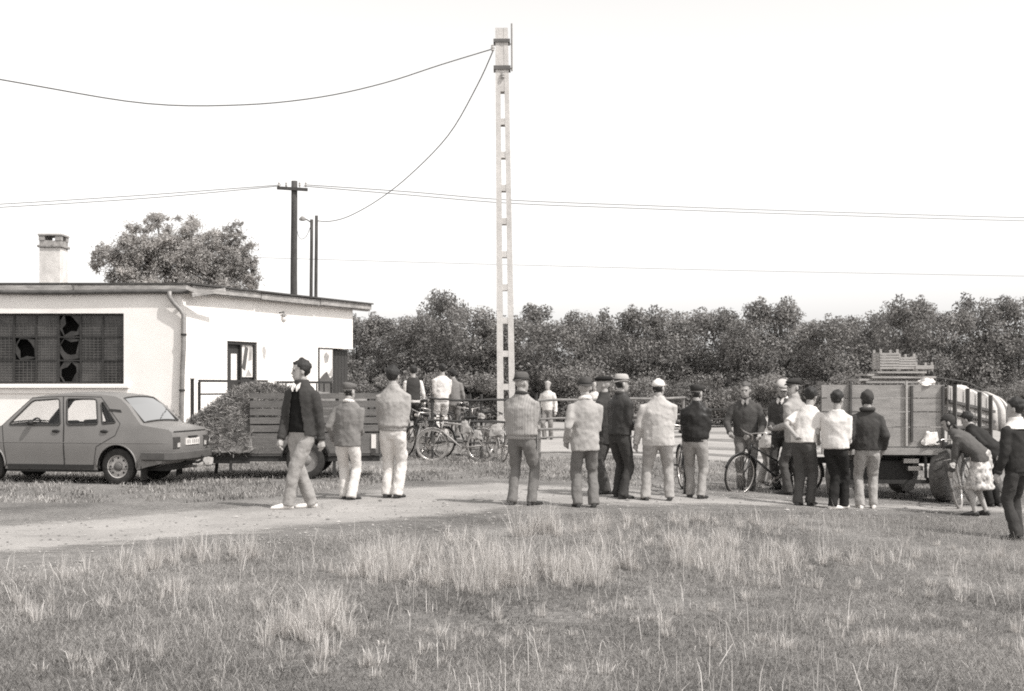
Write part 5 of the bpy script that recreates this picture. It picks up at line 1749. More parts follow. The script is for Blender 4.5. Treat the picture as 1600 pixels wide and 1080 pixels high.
# ---------------------------------------------------------------- bicycles
M_spoke = mat('spoke_steel', 0.30, 0.4, 0.2, 8, metal=0.5)
def bicycle(label, loc, rz, paint, steer=0.0, lean=0.0, tyre=None, mixte=False, extras=()):
    root = thing('bicycle', label, 'bicycle', loc, rz)
    inner = root
    Rl = Matrix.Rotation(lean, 4, 'X')
    tyre = tyre or M_tyre
    r = 0.335; wb = 1.08
    def bb(mb, name, m, par=None, **k):
        mb.xf(Rl)
        return mb.build(name, m, par or root, **k)
    def wheel(M):
        t = MB(); t.tube([(r * math.cos(a), 0, r * math.sin(a)) for a in np.linspace(0, 2 * PI, 40, endpoint=False)], 0.019, 8, closed=True); t.xf(M); ty = bb(t, 'tyre', tyre, smooth=True)
        t = MB(); t.tube([((r - 0.027) * math.cos(a), 0, (r - 0.027) * math.sin(a)) for a in np.linspace(0, 2 * PI, 40, endpoint=False)], 0.012, 6, closed=True); t.xf(M); bb(t, 'rim', M_chrome, smooth=True)
        t = MB()
        for k in range(28):
            a = 2 * PI * k / 28; s = 0.025 if k % 2 else -0.025
            t.bar((0.02 * math.cos(a + 1.3), s, 0.02 * math.sin(a + 1.3)), ((r - 0.03) * math.cos(a), 0, (r - 0.03) * math.sin(a)), 0.0025, 0.0025)
        t.xf(M); sp = bb(t, 'spokes', M_spoke); tag(sp, kind='stuff')
        t = MB(); t.tube([(0, -0.05, 0), (0, 0.05, 0)], 0.02, 8); t.xf(M); bb(t, 'hub', M_chrome)
    bbx, bbz = 0.44, 0.28
    seat_t = Vector((0.30, 0, 0.80)); head_t = Vector((0.86, 0, 0.84)); head_b = Vector((0.90, 0, 0.66)); bbk = Vector((bbx, 0, bbz)); rear = Vector((0, 0, r))
    wheel(Matrix.Translation((0, 0, r)))
    MS = Matrix.Translation(head_t) @ Matrix.Rotation(steer, 4, (head_t - head_b).normalized()) @ Matrix.Translation(-head_t)
    wheel(MS @ Matrix.Translation((wb, 0, r)))
    t = MB()
    t.tube([seat_t, bbk], 0.016, 8); t.tube([head_b, bbk], 0.019, 8); t.tube([head_t, head_b], 0.021, 8)
    if mixte:
        t.tube([head_t - Vector((0, 0, 0.05)), seat_t.lerp(bbk, 0.55)], 0.016, 8)
    else:
        t.tube([head_t - Vector((0, 0, 0.02)), seat_t - Vector((0, 0, 0.04))], 0.016, 8)
    for s in (-1, 1):
        t.tube([bbk + Vector((0, 0.03 * s, 0)), rear + Vector((0, 0.055 * s, 0))], 0.011, 6)
        t.tube([seat_t + Vector((0, 0.015 * s, -0.05)), rear + Vector((0, 0.055 * s, 0))], 0.009, 6)
    bb(t, 'frame', paint, smooth=True)
    t = MB()
    for s in (-1, 1):
        t.tube([head_b + Vector((0, 0.03 * s, -0.02)), Vector((0.98, 0.05 * s, 0.45)), Vector((wb, 0.05 * s, r))], 0.011, 6)
    t.tube([head_b + Vector((0, -0.04, -0.01)), head_b + Vector((0, 0.04, -0.01))], 0.014, 6)
    t.xf(MS); bb(t, 'fork', paint, smooth=True)
    t = MB(); st = head_t + Vector((-0.01, 0, 0.12))
    t.tube([head_t, st, st + Vector((0.06, 0, 0.03))], 0.013, 8)
    hb = st + Vector((0.06, 0, 0.03))
    t.tube([hb + Vector((-0.22, -0.28, 0.02)), hb + Vector((-0.06, -0.27, 0.05)), hb + Vector((0.0, -0.14, 0.03)), hb, hb + Vector((0.0, 0.14, 0.03)), hb + Vector((-0.06, 0.27, 0.05)), hb + Vector((-0.22, 0.28, 0.02))], 0.012, 8)
    t.xf(MS); hbar = bb(t, 'handlebar', M_chrome, smooth=True)
    for s in (-1, 1):
        t = MB(); t.tube([hb + Vector((-0.25, 0.282 * s, 0.016)), hb + Vector((-0.13, 0.275 * s, 0.035))], 0.018, 8); t.xf(MS); bb(t, 'grip', M_black, hbar, smooth=True)
    t = MB(); t.tube([hb + Vector((0.03, 0, -0.05)), hb + Vector((0.10, 0, -0.05))], [0.03, 0.045], 12); t.xf(MS); bb(t, 'lamp', M_chrome)
    t = MB(); t.tube([seat_t - Vector((0, 0, 0.02)), seat_t + Vector((-0.02, 0, 0.10))], 0.012, 8); bb(t, 'seat_post', M_chrome)
    t = MB(); c_ = seat_t + Vector((-0.03, 0, 0.12))
    t.loft([[c_ + Vector((x, w_ * math.cos(2 * PI * j / 10), h_ + 0.03 * math.sin(2 * PI * j / 10))) for j in range(10)] for (x, w_, h_) in ((-0.13, 0.05, 0.02), (-0.10, 0.10, 0.01), (-0.03, 0.085, 0.0), (0.05, 0.04, 0.0), (0.13, 0.02, 0.0), (0.15, 0.01, -0.01))]); bb(t, 'saddle', M_black, smooth=True)
    t = MB(); t.lathe([(0.095, -0.05), (0.095, -0.045), (0.075, -0.045), (0.075, -0.05)], 24, 'y', bbk, closed=True)
    for k in range(5):
        a = k * 2 * PI / 5; t.bar(bbk + Vector((0, -0.048, 0)), bbk + Vector((0.078 * math.cos(a), -0.048, 0.078 * math.sin(a))), 0.008, 0.004)
    t.tube([bbk + Vector((0, -0.07, 0)), bbk + Vector((0, 0.07, 0))], 0.018, 8)
    t.bar(bbk + Vector((0, -0.065, 0)), bbk + Vector((0.10, -0.075, -0.13)), 0.012, 0.02); t.bar(bbk + Vector((0, 0.065, 0)), bbk + Vector((-0.10, 0.075, 0.13)), 0.012, 0.02)
    crank = bb(t, 'crank', M_chrome)
    for (s, q_) in ((-1, Vector((0.10, -0.12, -0.13))), (1, Vector((-0.10, 0.12, 0.13)))):
        t = MB(); c2 = bbk + q_; t.box((c2.x - 0.045, c2.y - 0.035, c2.z - 0.012), (c2.x + 0.045, c2.y + 0.035, c2.z + 0.012)); bb(t, 'pedal', M_black, crank)
    t = MB(); t.bar(bbk + Vector((0, -0.048, 0.085)), rear + Vector((0, -0.048, 0.035)), 0.006, 0.008); t.bar(bbk + Vector((0, -0.048, -0.085)), rear + Vector((0, -0.048, -0.035)), 0.006, 0.008); bb(t, 'chain', M_iron)
    for (cx, M, a0, a1) in ((0, None, 5, 190), (wb, MS, 20, 165)):
        t = MB(); rings = []
        for a in np.linspace(R(a0), R(a1), 18):
            rr = r + 0.035
            rings.append([Vector((cx + (rr + dz) * math.cos(a), w_, r + (rr + dz) * math.sin(a))) for (w_, dz) in ((-0.028, -0.01), (0, 0.006), (0.028, -0.01), (0, 0.002))])
        t.loft(rings)
        if M is not None: t.xf(M)
        bb(t, 'mudguard', paint, smooth=True)
    t = MB()
    for y in (-0.06, 0, 0.06): t.tube([(-0.25, y, 0.74), (0.20, y, 0.74)], 0.005, 5)
    for x in (-0.2, 0, 0.18): t.tube([(x, -0.065, 0.74), (x, 0.065, 0.74)], 0.005, 5)
    for s in (-1, 1): t.tube([(-0.05, 0.06 * s, 0.735), (0, 0.06 * s, r)], 0.005, 5)
    bb(t, 'carrier', M_spoke)
    return root
M_bk = mat('bicycle_black', 0.025, 0.4, 0.2, 8, spec=0.5)
M_bg = mat('bicycle_grey', 0.16, 0.4, 0.2, 8, spec=0.5)
M_bl = mat('bicycle_pale', 0.34, 0.4, 0.2, 8, spec=0.5)
M_tpale = mat('dusty_bicycle_tyre', 0.24, 0.9, 0.2, 8)
# the bicycle held by the man in the dark jacket
pf = G(1156, 768)
rzb = R(180 + 8)
fwd = Vector((math.cos(rzb), math.sin(rzb), 0))
pr = pf - fwd * 1.06
bicycle('bicycle wheeled by the man in the dark jacket, front wheel turned', (pr.x, pr.y, gz(pr.x, pr.y) + 0.005), rzb, M_bk, steer=R(28), mixte=True, tyre=M_tyre)
# bicycles on the rack
def bk(px, py, rz, label, **k):
    p = G(px, py); bicycle(label, (p.x, p.y, p.z + 0.01), rz, **k)
bk(672, 707, R(100), 'dark bicycle seen end-on at the left end of the pipe rack', paint=M_bk, lean=R(-8), steer=R(12))
bk(700, 702, R(118), 'grey bicycle between the end-on one and the pale-tyred one', paint=M_bg, lean=R(-10), steer=R(-20))
bk(753, 722, R(170), 'pale-tyred bicycle standing in front of the pipe rack, broadside', paint=M_bl, lean=R(9), steer=R(15), tyre=M_tpale)
bk(760, 712, R(62), 'bicycle with white bags wedged behind the pale-tyred one', paint=M_bg, lean=R(8), steer=R(-14), tyre=M_tpale)
bk(786, 722, R(100), 'bicycle half hidden by the man in the striped jacket', paint=M_bl, lean=R(14), steer=R(30), tyre=M_tpale)
# a wheel behind the man in the white cap
bk(1070, 772, R(84), 'dark bicycle seen end-on between the white-capped man and the leather jacket', paint=M_bk, steer=R(10))
bk(1500, 795, R(60), 'dusty bicycle by the stooping woman and the trailer wheel', paint=M_bg, lean=R(-10), steer=R(-10), tyre=M_tpale)
bk(690, 716, R(140), 'black bicycle leaning askew before the dark pipe rail', paint=M_bk, lean=R(10), steer=R(-25))
bk(730, 706, R(75), 'black bicycle tangled among the bags on the rack', paint=M_bk, lean=R(-12), steer=R(20))
bk(775, 708, R(125), 'dark bicycle between the bags and the concrete pole', paint=M_bk, lean=R(-6), steer=R(-18))
bk(655, 716, R(80), 'dark bicycle nearest the rear end of the slatted trailer', paint=M_bg, lean=R(6), steer=R(-8))
# bags on the rack bicycles
for (px, py, r_, D_, lab) in ((727, 668, (0.09, 0.07, 0.14), 26.6, 'white cloth bag hanging on the bicycle handlebar'), (752, 650, (0.07, 0.06, 0.06), 27.0, 'small white bundle on top of the rack'), (746, 680, (0.10, 0.07, 0.10), 26.3, 'pale bag strapped on the bicycle carrier'), (775, 673, (0.13, 0.09, 0.13), 26.6, 'large pale bag on the half hidden bicycle')):
    s_ = weld(slack_bag(r_, px * 0.1).build('cloth_bag', mat('bag_cloth', 0.30, 0.9, 0.3, 8, 0.5, 20), None)); s_.location = W(px, py, D_); tag(s_, lab, 'bag')

# ---------------------------------------------------------------- people
JOBS = []         # (object, post) : remeshed together in one dependency graph update
TEX = bpy.data.textures.new('cloth_folds', 'CLOUDS')
TEX.noise_scale = 0.11
TEX.noise_depth = 2
TEXF = bpy.data.textures.new('cloth_creases', 'MARBLE')
TEXF.noise_scale = 0.16
TEXF.turbulence = 9

def ik(a, c, l1, l2, hint):
    d = c - a
    L = max(0.08, min(d.length, 0.998 * (l1 + l2)))
    dn = d.normalized()
    c = a + dn * L
    x = (l1 * l1 - l2 * l2 + L * L) / (2 * L)
    h = math.sqrt(max(0.0, l1 * l1 - x * x))
    p = hint - dn * hint.dot(dn)
    p.normalize()
    return a + dn * x + p * h, c

def cloth(name, v, var=0.06, rough=0.9, **k):
    k.setdefault('stretch', (1.0, 1.0, 0.6))
    return mat(name, v, rough, var, 5, 0.4, 22, 0.15, **k)
SKIN = mat('skin', 0.36, 0.55, 0.06, 12, 0.1, 80, 0.3)
HAIRD = mat('dark_hair', 0.03, 0.6, 0.4, 40, 0.6, 60, stretch=(1, 1, 0.3))
HAIRM = mat('greying_hair', 0.10, 0.7, 0.4, 40, 0.5, 60)
HAIRG = mat('grey_hair', 0.38, 0.7, 0.3, 40, 0.5, 60)
SHOED = mat('dark_shoe', 0.035, 0.5, 0.2, 8)
SHOEW = mat('white_shoe', 0.72, 0.6, 0.08, 8)

HEADP = [(0.000, 0.070, 0.010, 0.030), (0.015, 0.082, -0.010, 0.044), (0.04, 0.090, -0.035, 0.055), (0.07, 0.092, -0.062, 0.062), (0.10, 0.090, -0.085, 0.068), (0.125, 0.087, -0.097, 0.072),
         (0.15, 0.092, -0.103, 0.0745), (0.175, 0.088, -0.102, 0.0735), (0.20, 0.072, -0.090, 0.064), (0.22, 0.045, -0.064, 0.045), (0.232, 0.012, -0.028, 0.015)]

def head_ring(zf_, f, b_, w_, n, grow=1.0):
    cy = (f + b_) / 2; ry = (f - b_) / 2
    return [Vector((w_ * grow * math.sin(2 * PI * j / n), cy + ry * grow * math.cos(2 * PI * j / n), zf_)) for j in range(n)]

def person(label, px, py, hpx, face, top, bot, shoe=SHOED, hat=None, hair=HAIRD, arms=('down', 'down'), feet=None, lean=0.0, roll=0.0,
           turn=0.0, nod=0.0, wide=1.0, hem=0.82, inner=None, open_front=0.0, collar=None, skirt=None, sleeve=1.0, detail=True, D=None, hgt=None, belly=0.0, bag=None, zoff=None, loose=1.0, vest=None, yoke=None, blouson=False):
    if D is None:
        p = G(px, py)
    else:
        x_ = (px - 800) * D / F
        p = Vector((x_, D, gz(x_, D)))
    H = hgt or hpx * p.y / F
    S = H / 1.75
    a = R(face)
    root = thing('person', label, 'person', p, a)
    Ri = Matrix.Rotation(-a, 3, 'Z')
    lr = R(lean); rr_ = R(roll)
    PV = Vector((0, 0, 0.93))
    def bend(q_):
        q_ = Vector(q_)
        wgt = smooth01((q_.z - 0.86) / 0.24)
        if wgt <= 0: return q_
        d_ = q_ - PV
        d_ = Matrix.Rotation(-lr * wgt, 3, 'X') @ d_
        d_ = Matrix.Rotation(rr_ * wgt, 3, 'Y') @ d_
        return PV + d_
    # ---- legs
    if feet is None:
        gq = random.Random(px)
        st_ = gq.uniform(-0.09, 0.09)
        feet = ((-0.11 + gq.uniform(-0.03, 0.03), st_, 10 + gq.uniform(-8, 18)), (0.11 + gq.uniform(-0.03, 0.03), -st_, -10 - gq.uniform(-8, 18)))
        if not lean: lr = R(gq.uniform(0, 4))
        if not roll: rr_ = R(gq.uniform(-2.5, 2.5))
        fl = [(Vector((f_[0], f_[1], 0)), R(f_[2])) for f_ in feet]
    else:   # world offsets (m) from the standing point and absolute heading
        fl = [(Ri @ Vector((f_[0], f_[1], 0)) / S, R(f_[2]) - a) for f_ in feet]
    pel = (fl[0][0] + fl[1][0]) / 2
    legs = []
    for k, sx in enumerate((-1, 1)):
        hip = Vector((sx * 0.088 * wide, 0, 0.90)) + Vector((pel.x * 0.5, pel.y * 0.5, 0)) * 0
        fp, fa = fl[k]
        ank = Vector((fp.x, fp.y, 0.085))
        knee, ank2 = ik(hip, ank, 0.43, 0.42, Vector((math.sin(-fa) * 0.6, 1, 0)))
        ank2.z = max(ank2.z, 0.085)
        legs.append((hip, knee, ank2, fa))
    # ---- arms
    arm = []
    for k, sx in enumerate((-1, 1)):
        sh_ = bend((sx * 0.178 * wide, -0.005, 1.352))
        t_ = arms[k]
        hint = Vector((sx * 0.7, -0.8, -0.2))
        if t_ == 'down': tgt = bend((sx * 0.27 * wide, 0.05, 1.0)) + Vector((0, 0.02, -0.17)); hint = Vector((sx * 0.4, -1, 0))
        elif t_ == 'back': tgt = bend((sx * 0.05, -0.20, 0.99)); hint = Vector((sx * 1, -0.45, 0))
        elif t_ == 'pocket': tgt = bend((sx * 0.235 * wide, 0.07, 0.90)); hint = Vector((sx * 0.25, -1, 0))
        elif t_ == 'front': tgt = bend((sx * 0.11, 0.25, 1.02)); hint = Vector((sx * 0.22, -0.9, -0.3))
        elif t_ == 'hip': tgt = bend((sx * 0.19 * wide, 0.10, 1.02)); hint = Vector((sx * 1, -0.3, 0))
        elif t_ == 'face': tgt = bend((sx * 0.08, 0.17, 1.50)); hint = Vector((sx * 0.9, 0.2, -0.6))
        else: tgt = Ri @ Vector(t_) / S
        el, wr = ik(sh_, tgt, 0.285, 0.26, hint)
        arm.append((sh_, el, wr))
    # ---- head frame
    nb = bend((0, -0.01, 1.475))
    HM = Matrix.Translation(nb + (Matrix.Rotation(-lr * 0.7, 3, 'X') @ Vector((0, 0.018, 0.034)))) @ Matrix.Rotation(R(turn), 4, 'Z') @ Matrix.Rotation(-R(nod) - lr * 0.45, 4, 'X') @ Matrix.Scale(1.05, 4)
    sc4 = Matrix.Scale(S, 4)
    # ================= body: one continuous skin
    b = MB()
    n = 16
    b.loft([[HM @ q_ for q_ in head_ring(*hp, n)] for hp in HEADP])
    if detail:
        b.loft([[HM @ Vector(q_) for q_ in ring] for ring in (
            [(-0.010, 0.080, 0.128), (0.010, 0.080, 0.128), (0.008, 0.094, 0.126), (-0.008, 0.094, 0.126)],
            [(-0.015, 0.080, 0.095), (0.015, 0.080, 0.095), (0.012, 0.110, 0.090), (-0.012, 0.110, 0.090)],
            [(-0.016, 0.080, 0.080), (0.016, 0.080, 0.080), (0.013, 0.112, 0.080), (-0.013, 0.112, 0.080)],
            [(-0.012, 0.080, 0.072), (0.012, 0.080, 0.072), (0.008, 0.095, 0.072), (-0.008, 0.095, 0.072)])])
        b.tube([HM @ Vector((-0.045, 0.078, 0.138)), HM @ Vector((0, 0.090, 0.142)), HM @ Vector((0.045, 0.078, 0.138))], 0.012, 6)
        b.tube([HM @ Vector((-0.022, 0.085, 0.050)), HM @ Vector((0, 0.094, 0.052)), HM @ Vector((0.022, 0.085, 0.050))], 0.009, 6)
        for sx in (-1, 1):
            b.ell(HM @ Vector((sx * 0.077, -0.012, 0.105)), (0.014, 0.022, 0.034), 8, 6, HM.to_3x3())
    b.tube([bend((0, -0.012, 1.38)), nb, HM @ Vector((0, -0.012, 0.05))], [0.064, 0.058, 0.057], 12)
    def ringe(z, rx, ry, y0=0.0, nn=16):
        return [bend((rx * math.cos(2 * PI * j / nn), y0 + ry * math.sin(2 * PI * j / nn), z)) for j in range(nn)]
    b.loft([ringe(z, rx * wide, ry) for (z, rx, ry) in ((0.80, 0.13, 0.09), (0.92, 0.15, 0.10), (1.06, 0.135, 0.09), (1.22, 0.155, 0.10), (1.33, 0.155, 0.095), (1.41, 0.10, 0.07), (1.46, 0.055, 0.05))])
    for k in (0, 1):
        sh_, el, wr = arm[k]
        b.tube([bend(((-1, 1)[k] * 0.10 * wide, 0, 1.37)), sh_, el, wr], [0.05, 0.052, 0.042, 0.029], 10)
        fd = (wr - el).normalized()
        # hand: palm and five fingers continuing the forearm
        sidev = Vector(((-1, 1)[k], 0.25, 0)); pal = fd.cross(sidev)
        if pal.length < 0.1: pal = fd.cross(Vector((0, 1, 0)))
        pal.normalize(); lat = pal.cross(fd).normalized()
        sx = (-1, 1)[k]
        inward = -sidev + fd * sidev.dot(fd); inward.normalize()    # palm faces the body
        across = fd.cross(inward).normalized()
        pc_ = wr + fd * 0.085
        b.tube([wr - fd * 0.01, wr + fd * 0.04, pc_], [0.026, 0.038, 0.040], 8, up=across, flat=1.0)
        for i, (o_, ln) in enumerate(((-0.029, 0.062), (-0.010, 0.075), (0.010, 0.070), (0.028, 0.055))):
            q0 = wr + fd * 0.070 + across * o_
            q1 = q0 + fd * ln * 0.5 + inward * 0.012
            q2 = q1 + fd * ln * 0.35 + inward * 0.030
            b.tube([q0, q1, q2], [0.0105, 0.0098, 0.0085], 6)
        thb = across if (across.dot(Vector((0, 1, 0))) > 0) else -across
        q0 = wr + fd * 0.025 + thb * 0.028
        b.tube([q0, q0 + fd * 0.030 + thb * 0.020 + inward * 0.008, q0 + fd * 0.062 + thb * 0.016 + inward * 0.022], [0.0125, 0.0115, 0.0095], 6)
    for (hip, knee, ank, fa) in legs:
        b.tube([hip + Vector((0, 0, 0.02)), hip, knee, knee.lerp(ank, 0.35), ank, ank - Vector((0, 0, 0.04))], [0.07, 0.08, 0.052, 0.052, 0.036, 0.036], 10)
    def rem(mb, name, m, vox, disp=0.0, dec=None, smooth_it=4, post=None):
        mb.xf(sc4)
        o = mb.build(name, m, root, smooth=True)
        rm = o.modifiers.new('remesh', 'REMESH'); rm.mode = 'VOXEL'; rm.voxel_size = vox; rm.use_smooth_shade = True
        if smooth_it:
            sm = o.modifiers.new('smooth', 'SMOOTH'); sm.factor = 0.5; sm.iterations = smooth_it
        if disp:
            for (tx_, st_) in ((TEX, disp), (TEXF, disp * 0.8)):
                dm = o.modifiers.new('folds', 'DISPLACE'); dm.texture = tx_; dm.strength = st_; dm.mid_level = 0.5; dm.texture_coords = 'GLOBAL'
            sm = o.modifiers.new('smooth', 'SMOOTH'); sm.factor = 0.5; sm.iterations = 1
        if dec:
            de = o.modifiers.new('decimate', 'DECIMATE'); de.ratio = dec
        JOBS.append((o, post))
        return o
    rem(b, 'body', SKIN, 0.0075 if detail else 0.011, 0.0, 0.35 if detail else 0.5, 2)
    if detail:
        for sx in (-1, 1):
            e_ = MB(); e_.ell(HM @ Vector((sx * 0.031, 0.079, 0.118)), (0.013, 0.010, 0.007), 8, 6, HM.to_3x3()); e_.xf(sc4); e_.build('eye', mat('eye', 0.03, 0.3, 0.1), root, smooth=True)
        e_ = MB(); e_.tube([HM @ Vector((-0.022, 0.0905, 0.0505)), HM @ Vector((0, 0.1005, 0.0515)), HM @ Vector((0.022, 0.0905, 0.0505))], 0.0035, 5); e_.xf(sc4); e_.build('lips', mat('lips', 0.16, 0.5, 0.1), root, smooth=True)
    # ================= clothing
    def torso(grow, zh, belly_=belly):
        prof_ = [(zh, 0.182, 0.132), (0.90, 0.182, 0.132), (0.98, 0.178, 0.128), (1.08, 0.174, 0.124), (1.20, 0.184, 0.128), (1.29, 0.192, 0.128), (1.355, 0.188, 0.120), (1.40, 0.168, 0.104), (1.44, 0.132, 0.090), (1.475, 0.092, 0.080), (1.515, 0.074, 0.074), (1.53, 0.070, 0.070)]
        prof_ = [q_ for i, q_ in enumerate(prof_) if (i == 0 or q_[0] > zh + 0.02) and (top[0] != 'shirt' or q_[0] < 1.5)]
        return [ringe(z, (rx * wide + grow) * (loose if z < 1.3 else 1), (ry + grow + belly_ * math.exp(-((z - 1.02) / 0.16) ** 2)) * (loose if z < 1.3 else 1), 0.012 * 0 + belly_ * 0.6 * math.exp(-((z - 1.02) / 0.16) ** 2)) for (z, rx, ry) in prof_]
    def sleeves(mb, grow, frac):
        for k in (0, 1):
            sh_, el, wr = arm[k]
            inn = bend(((-1, 1)[k] * 0.10 * wide, 0, 1.375))
            if frac >= 0.99:
                end = wr - (wr - el).normalized() * 0.005
                mb.tube([inn, sh_, sh_.lerp(el, 0.5), el, el.lerp(end, 0.5), end], [0.060 + grow, 0.067 + grow, 0.064 + grow, 0.058 + grow, 0.052 + grow, 0.045 + grow], 12)
            else:
                end = sh_.lerp(el, frac * 1.6)
                mb.tube([inn, sh_, end], [0.060 + grow, 0.066 + grow, 0.066 + grow], 12)
    name_t, mat_t = top
    j = MB(); tr_ = torso(0.012 if inner or open_front else 0.0, hem)
    if blouson:
        c_ = sum(tr_[0], Vector()) / len(tr_[0])
        band = [[c_ + (q_ - c_) * k_ + Vector((0, 0, dz)) for q_ in tr_[0]] for (k_, dz) in ((0.80, -0.02), (0.87, -0.015), (0.87, 0.03), (0.80, 0.04))]
        tr_ = [[c_ + (q_ - c_) * 0.80 + Vector((0, 0, 0.02)) for q_ in tr_[0]], [c_ + (q_ - c_) * 1.0 + Vector((0, 0, 0.045)) for q_ in tr_[0]]] + [r_ for r_ in tr_[1:] if r_[0].z > tr_[0][0].z + 0.07]
        wb_ = MB(); wb_.loft(band); wb_.xf(sc4); wb_.build('waistband', mat_t, root, smooth=True)
    j.loft(tr_); sleeves(j, 0.003, sleeve)
    for k in (0, 1):      # cuffs
        if sleeve >= 0.99:
            sh_, el, wr = arm[k]; dn_ = (wr - el).normalized()
            cf = MB(); cf.tube([wr - dn_ * 0.04, wr - dn_ * 0.012, wr + dn_ * 0.004], [0.051, 0.052, 0.047], 12); cf.xf(sc4); cf.build('cuff', mat_t, root, smooth=True)
    post = None
    if open_front:
        def post(me, w_=open_front * S):
            bm = bmesh.new(); bm.from_mesh(me)
            kill = [f_ for f_ in bm.faces if f_.calc_center_median().y > 0.02 * S and abs(f_.calc_center_median().x) < w_ * (0.4 + 0.75 * max(0, (1.42 * S - f_.calc_center_median().z) / (0.6 * S))) and f_.calc_center_median().z < 1.47 * S and f_.calc_center_median().z > hem * 0.5]
            bmesh.ops.delete(bm, geom=kill, context='FACES')
            # keep the shell only, drop the closed hem
            kill = [f_ for f_ in bm.faces if f_.normal.z < -0.8 and f_.calc_center_median().z < (hem + 0.03) * S and abs(f_.calc_center_median().x) < 0.17 * S]
            bmesh.ops.delete(bm, geom=kill, context='FACES')
            bm.to_mesh(me); bm.free()
    jo = rem(j, name_t, mat_t, 0.0145, 0.016 if name_t != 'shirt' else 0.014, None, 3, post)
    if inner:
        j = MB(); j.loft(torso(-0.004, 0.90)); rem(j, inner[0], inner[1], 0.015, 0.012, None, 3)
    if yoke:
        j = MB(); j.loft([r_ for r_ in torso(0.012, 1.37)]); rem(j, 'shoulder_yoke', yoke, 0.013, 0.008, None, 2)
    if vest:
        j = MB(); j.loft(torso(0.014, 0.93)); rem(j, 'vest', vest, 0.015, 0.01, None, 3)
    # hem band and back seam give the garment an edge
    # trousers or skirt
    if skirt:
        j = MB()
        j.loft([ringe(z, rx, ry) for (z, rx, ry) in ((1.05, 0.15, 0.12), (0.95, 0.185, 0.15), (0.80, 0.21, 0.17), (0.62, 0.235, 0.19), (0.42, 0.25, 0.205))])
        rem(j, 'skirt', skirt, 0.015, 0.04, None, 3)
    if bot:
        name_b, mat_b = bot
        j = MB()
        j.loft([ringe(z, rx * wide, ry) for (z, rx, ry) in ((0.79, 0.125, 0.095), (0.86, 0.165, 0.118), (0.95, 0.172, 0.122), (1.05, 0.165, 0.116))])
        for (hip, knee, ank, fa) in legs:
            bt = ank - Vector((0, 0, 0.045))
            j.tube([hip + Vector((0, 0, 0.03)), hip - Vector((0, 0, 0.08)), knee, knee.lerp(ank, 0.5), bt], [0.088 * wide, 0.096 * wide, 0.077, 0.073, 0.075], 12)
        rem(j, name_b, mat_b, 0.0145, 0.017, None, 3)
    # shoes
    for (hip, knee, ank, fa) in legs:
        fw = Vector((-math.sin(fa), math.cos(fa), 0)); sd_ = Vector((fw.y, -fw.x, 0))
        base = Vector((ank.x, ank.y, 0)) - fw * 0.065
        s_ = MB(); rings = []
        for (t, w_, h_) in ((0.0, 0.024, 0.045), (0.02, 0.034, 0.075), (0.07, 0.036, 0.095), (0.12, 0.038, 0.075), (0.17, 0.044, 0.058), (0.22, 0.042, 0.048), (0.255, 0.030, 0.038), (0.268, 0.014, 0.026)):
            c_ = base + fw * t
            rings.append([c_ + sd_ * (w_ * math.cos(2 * PI * q_ / 12)) + Vector((0, 0, max(0.004, h_ * 0.5 + h_ * 0.5 * math.sin(2 * PI * q_ / 12) * 1.15))) for q_ in range(12)])
        s_.loft(rings); s_.xf(sc4); s_.build('shoe', shoe, root, auto=50)
    # collar
    if collar is not None:
        s_ = MB()
        s_.tube([bend((0.076 * math.cos(t), -0.006 + 0.072 * math.sin(t), 1.485 - 0.018 * math.sin(t))) for t in np.linspace(PI * 0.62, PI * 2.38, 18)], 0.017, 7, flat=1.5)
        for sx in (-1, 1):   # collar points
            s_.prism([bend((sx * 0.010, 0.082, 1.468)), bend((sx * 0.052, 0.078, 1.492)), bend((sx * 0.058, 0.112, 1.425)), bend((sx * 0.030, 0.126, 1.385)), bend((sx * 0.008, 0.112, 1.435))], (0, 0.012, 0))
        s_.xf(sc4); s_.build('collar', collar, root, smooth=False)
    # hair and hats, built on the head profile
    def on_head(keep, grow, m, name, nz=0.02, zscale=1.0):
        s_ = MB(); n_ = 22
        rings = []
        zs = np.linspace(0.0, 0.238, 20)
        for z in zs:
            f_ = float(np.interp(z, [q_[0] for q_ in HEADP], [q_[1] for q_ in HEADP])); k_ = float(np.interp(z, [q_[0] for q_ in HEADP], [q_[2] for q_ in HEADP])); w_ = float(np.interp(z, [q_[0] for q_ in HEADP], [q_[3] for q_ in HEADP]))
            ring = head_ring(z, f_, k_, w_, n_)
            out = []
            cen = Vector((0, (f_ + k_) / 2, min(z, 0.13)))
            for q_ in ring:
                kk = keep(q_)
                kk = kk if isinstance(kk, float) else (1.0 if kk else 0.0)
                g_ = 0.86 + (grow - 0.86) * kk
                nn = nz * mnoise.noise(Vector((q_.x * 28 + px, q_.y * 28, q_.z * 28))) / 0.08
                d_ = q_ - cen
                out.append(cen + d_ * (g_ + (nn if g_ > 1 else 0)))
            rings.append([HM @ q_ for q_ in out])
        s_.loft(rings); s_.xf(sc4)
        return s_.build(name, m, root, smooth=True)
    def hairkeep(q_):
        line = float(np.interp(q_.y, [-0.1, -0.035, -0.02, 0.01, 0.05, 0.09], [0.03, 0.05, 0.09, 0.12, 0.165, 0.178]))
        kk = smooth01((q_.z - line) / 0.022)
        return kk * (0.70 + 0.30 * smooth01((0.06 - q_.y) / 0.08))
    if hair is not None and hat is None:
        on_head(hairkeep, 1.18, hair, 'hair', 0.018)
    elif hair is not None:
        on_head(lambda q_: q_.y < 0.0 and q_.z > 0.04 and q_.z < 0.15, 1.05, hair, 'hair', 0.012)
